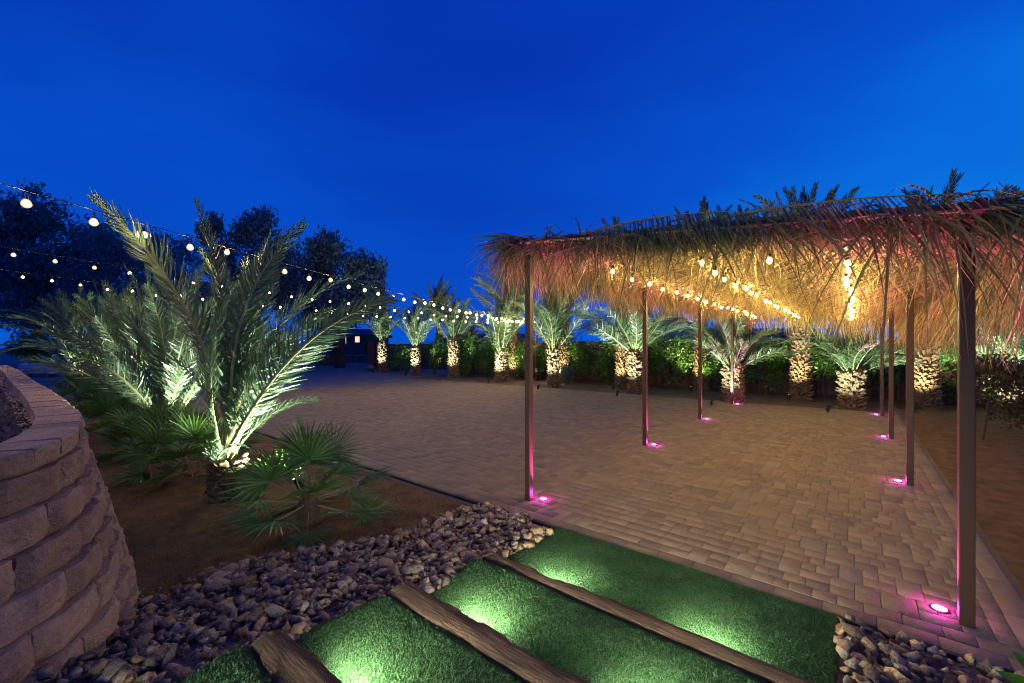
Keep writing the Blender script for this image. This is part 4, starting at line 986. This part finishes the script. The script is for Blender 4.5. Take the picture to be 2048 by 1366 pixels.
# houses
def house(label, px0, px1, Z, ez, rz_, depth, ridge_along_x=False, wins=(), dark=False):
    M_siding = M_sidd if dark else globals()['M_siding']
    x0, x1 = (px0-1024)/F*Z, (px1-1024)/F*Z; root = empty('house', ((x0+x1)/2, Z, 0), label, 'house'); w = (x1-x0)/2
    mb = MB(); mb.add([(-w, 0, -.1), (w, 0, -.1), (w, 0, ez), (0 if not ridge_along_x else w, 0, rz_ if not ridge_along_x else ez), (-w, 0, ez), (-w, depth, -.1), (w, depth, -.1), (w, depth, ez), (0 if not ridge_along_x else w, depth, rz_ if not ridge_along_x else ez), (-w, depth, ez)],
        [(0, 1, 2, 3, 4), (9, 8, 7, 6, 5), (0, 4, 9, 5), (1, 6, 7, 2)]); mb.build('wall', M_siding, root)
    mb = MB(); e_ = .35
    if ridge_along_x:
        for s in (0, 1):
            y0, y1 = (-e_, depth/2) if s == 0 else (depth+e_, depth/2)
            mb.add([(-w-e_, y0, ez-.05), (w+e_, y0, ez-.05), (w+e_, y1, rz_), (-w-e_, y1, rz_), (-w-e_, y0, ez+.08), (w+e_, y0, ez+.08), (w+e_, y1, rz_+.13), (-w-e_, y1, rz_+.13)], [(0, 1, 2, 3), (4, 7, 6, 5), (0, 4, 5, 1), (1, 5, 6, 2), (3, 2, 6, 7), (0, 3, 7, 4)])
    else:
        for s in (-1, 1):
            sl = (rz_-ez)/w; mb.add([(s*(w+e_), -e_, ez-sl*e_), (0, -e_, rz_), (0, depth+e_, rz_), (s*(w+e_), depth+e_, ez-sl*e_)]+[(s*(w+e_), -e_, ez-sl*e_+.13), (0, -e_, rz_+.15), (0, depth+e_, rz_+.15), (s*(w+e_), depth+e_, ez-sl*e_+.13)], [(0, 1, 2, 3), (4, 7, 6, 5), (0, 4, 5, 1), (1, 5, 6, 2), (2, 6, 7, 3), (3, 7, 4, 0)])
    mb.build('roof', M_roof, root)
    for k in range(int(ez/.25)): MB().box(-w+.02, w-.02, -.025, -.003, k*.25+.02, k*.25+.235).build('siding_board', M_siding, root)
    for (wx, wz, ww, wh) in wins:
        f_ = MB().box(wx-ww-.06, wx+ww+.06, -.06, -.026, wz-wh-.06, wz+wh+.06).build('window', M_table, root); MB().box(wx-ww, wx+ww, -.07, -.062, wz-wh, wz+wh).build('pane', M_win, f_)
    return root
house('pale gabled house beyond the hedge behind the third left post', 1318, 1400, 30, 2.5, 3.6, 8)
house('low house with dark roof behind the hedge and middle tall palm', 1455, 1640, 33, 2.3, 3.0, 7, True)
house('low dark house with two warm lit windows at far left', 650, 742, 42, 2.6, 3.3, 6, True, wins=[(-.35, 2.15, .18, .30), (.95, 2.28, .22, .30)], dark=True)
house('long low house beyond the hedge left of the pergola post', 880, 1050, 46, 2.2, 2.9, 6, True, wins=[(-4.5, 2.0, .12, .25)])
# sandbags on pallet
q = G(75, 752); root = empty('pallet', (q.x, q.y, 0), 'low wooden pallet under the sandbag stack', 'pallet')
for k in range(7): MB().box(-1.0+k*.3, -.8+k*.3, -.5, .5, .10, .125).build('slat', M_pallet, root)
for y_ in (-.45, 0, .45): MB().box(-1.0, 1.0, y_-.05, y_+.05, 0, .098).build('runner', M_pallet, root)
bm = bmesh.new(); bmesh.ops.create_cube(bm, size=1); bmesh.ops.subdivide_edges(bm, edges=bm.edges[:], cuts=3, use_grid_fill=True)
for w_ in bm.verts:
    c_ = w_.co; k = 1-.55*max(abs(c_.x*2)**3, abs(c_.y*2)**3); c_.z *= max(.35, k); c_.x *= .50*(1-.1*abs(c_.y*2)**2); c_.y *= .34; c_.z *= .16
bme = bpy.data.meshes.new('sandbag'); bm.to_mesh(bme); bm.free(); bme.materials.append(M_bag); bme.polygons.foreach_set('use_smooth', [True]*len(bme.polygons))
rows = [('bottom', 4, 0), ('second', 4, .1), ('third', 3, .25), ('top', 2, .35)]; pos = ['far left', 'left of centre', 'right of centre', 'far right']
for r, (rn_, n_, off) in enumerate(rows):
    for c_ in range(n_):
        o_ = link('sandbag', bme, None, (q.x-.75+off*.8+c_*.5, q.y+random.uniform(-.02, .02)-.1, .125+.07+r*.135), (0, 0, random.gauss(0, .05)))
        pp = pos[c_] if n_ == 4 else (['left', 'middle', 'right'][c_] if n_ == 3 else ['left', 'right'][c_])
        tag(o_, 'white sandbag %s in the %s layer of the stack' % (pp, rn_), 'sandbag', 'white sandbags stacked on the pallet')
# crate and tables near far hut
q = G(660, 729); root = empty('wooden_crate', (q.x, q.y, 0), 'brown wooden planter crate left of the far tables', 'crate')
for k in range(4): MB().box(-.85, .85, -.5, -.47, .05+k*.2, .23+k*.2).build('slat', M_pallet, root)
MB().box(-.9, .9, -.46, .5, 0, .82).build('box', M_pallet, root, bevel=.01)
for i, (px, py, lab) in enumerate([(688, 727, 'grey garden table beside the wooden crate'), (721, 727, 'grey garden table nearest the red wall')]):
    q = G(px, py); root = empty('garden_table', (q.x, q.y, 0), lab, 'table', 'garden tables by the far hut')
    MB().box(-.55, .55, -.4, .4, .72, .76).build('tabletop', M_table, root, bevel=.01)
    for sx in (-1, 1):
        for sy in (-1, 1): MB().tube([(sx*.48, sy*.34, 0), (sx*.45, sy*.3, .72)], .02, 6).build('leg', M_table, root)
    MB().tube([(0, .06, .76), (0, .06, 1.75)], .02, 6).build('pole', M_pallet, root)
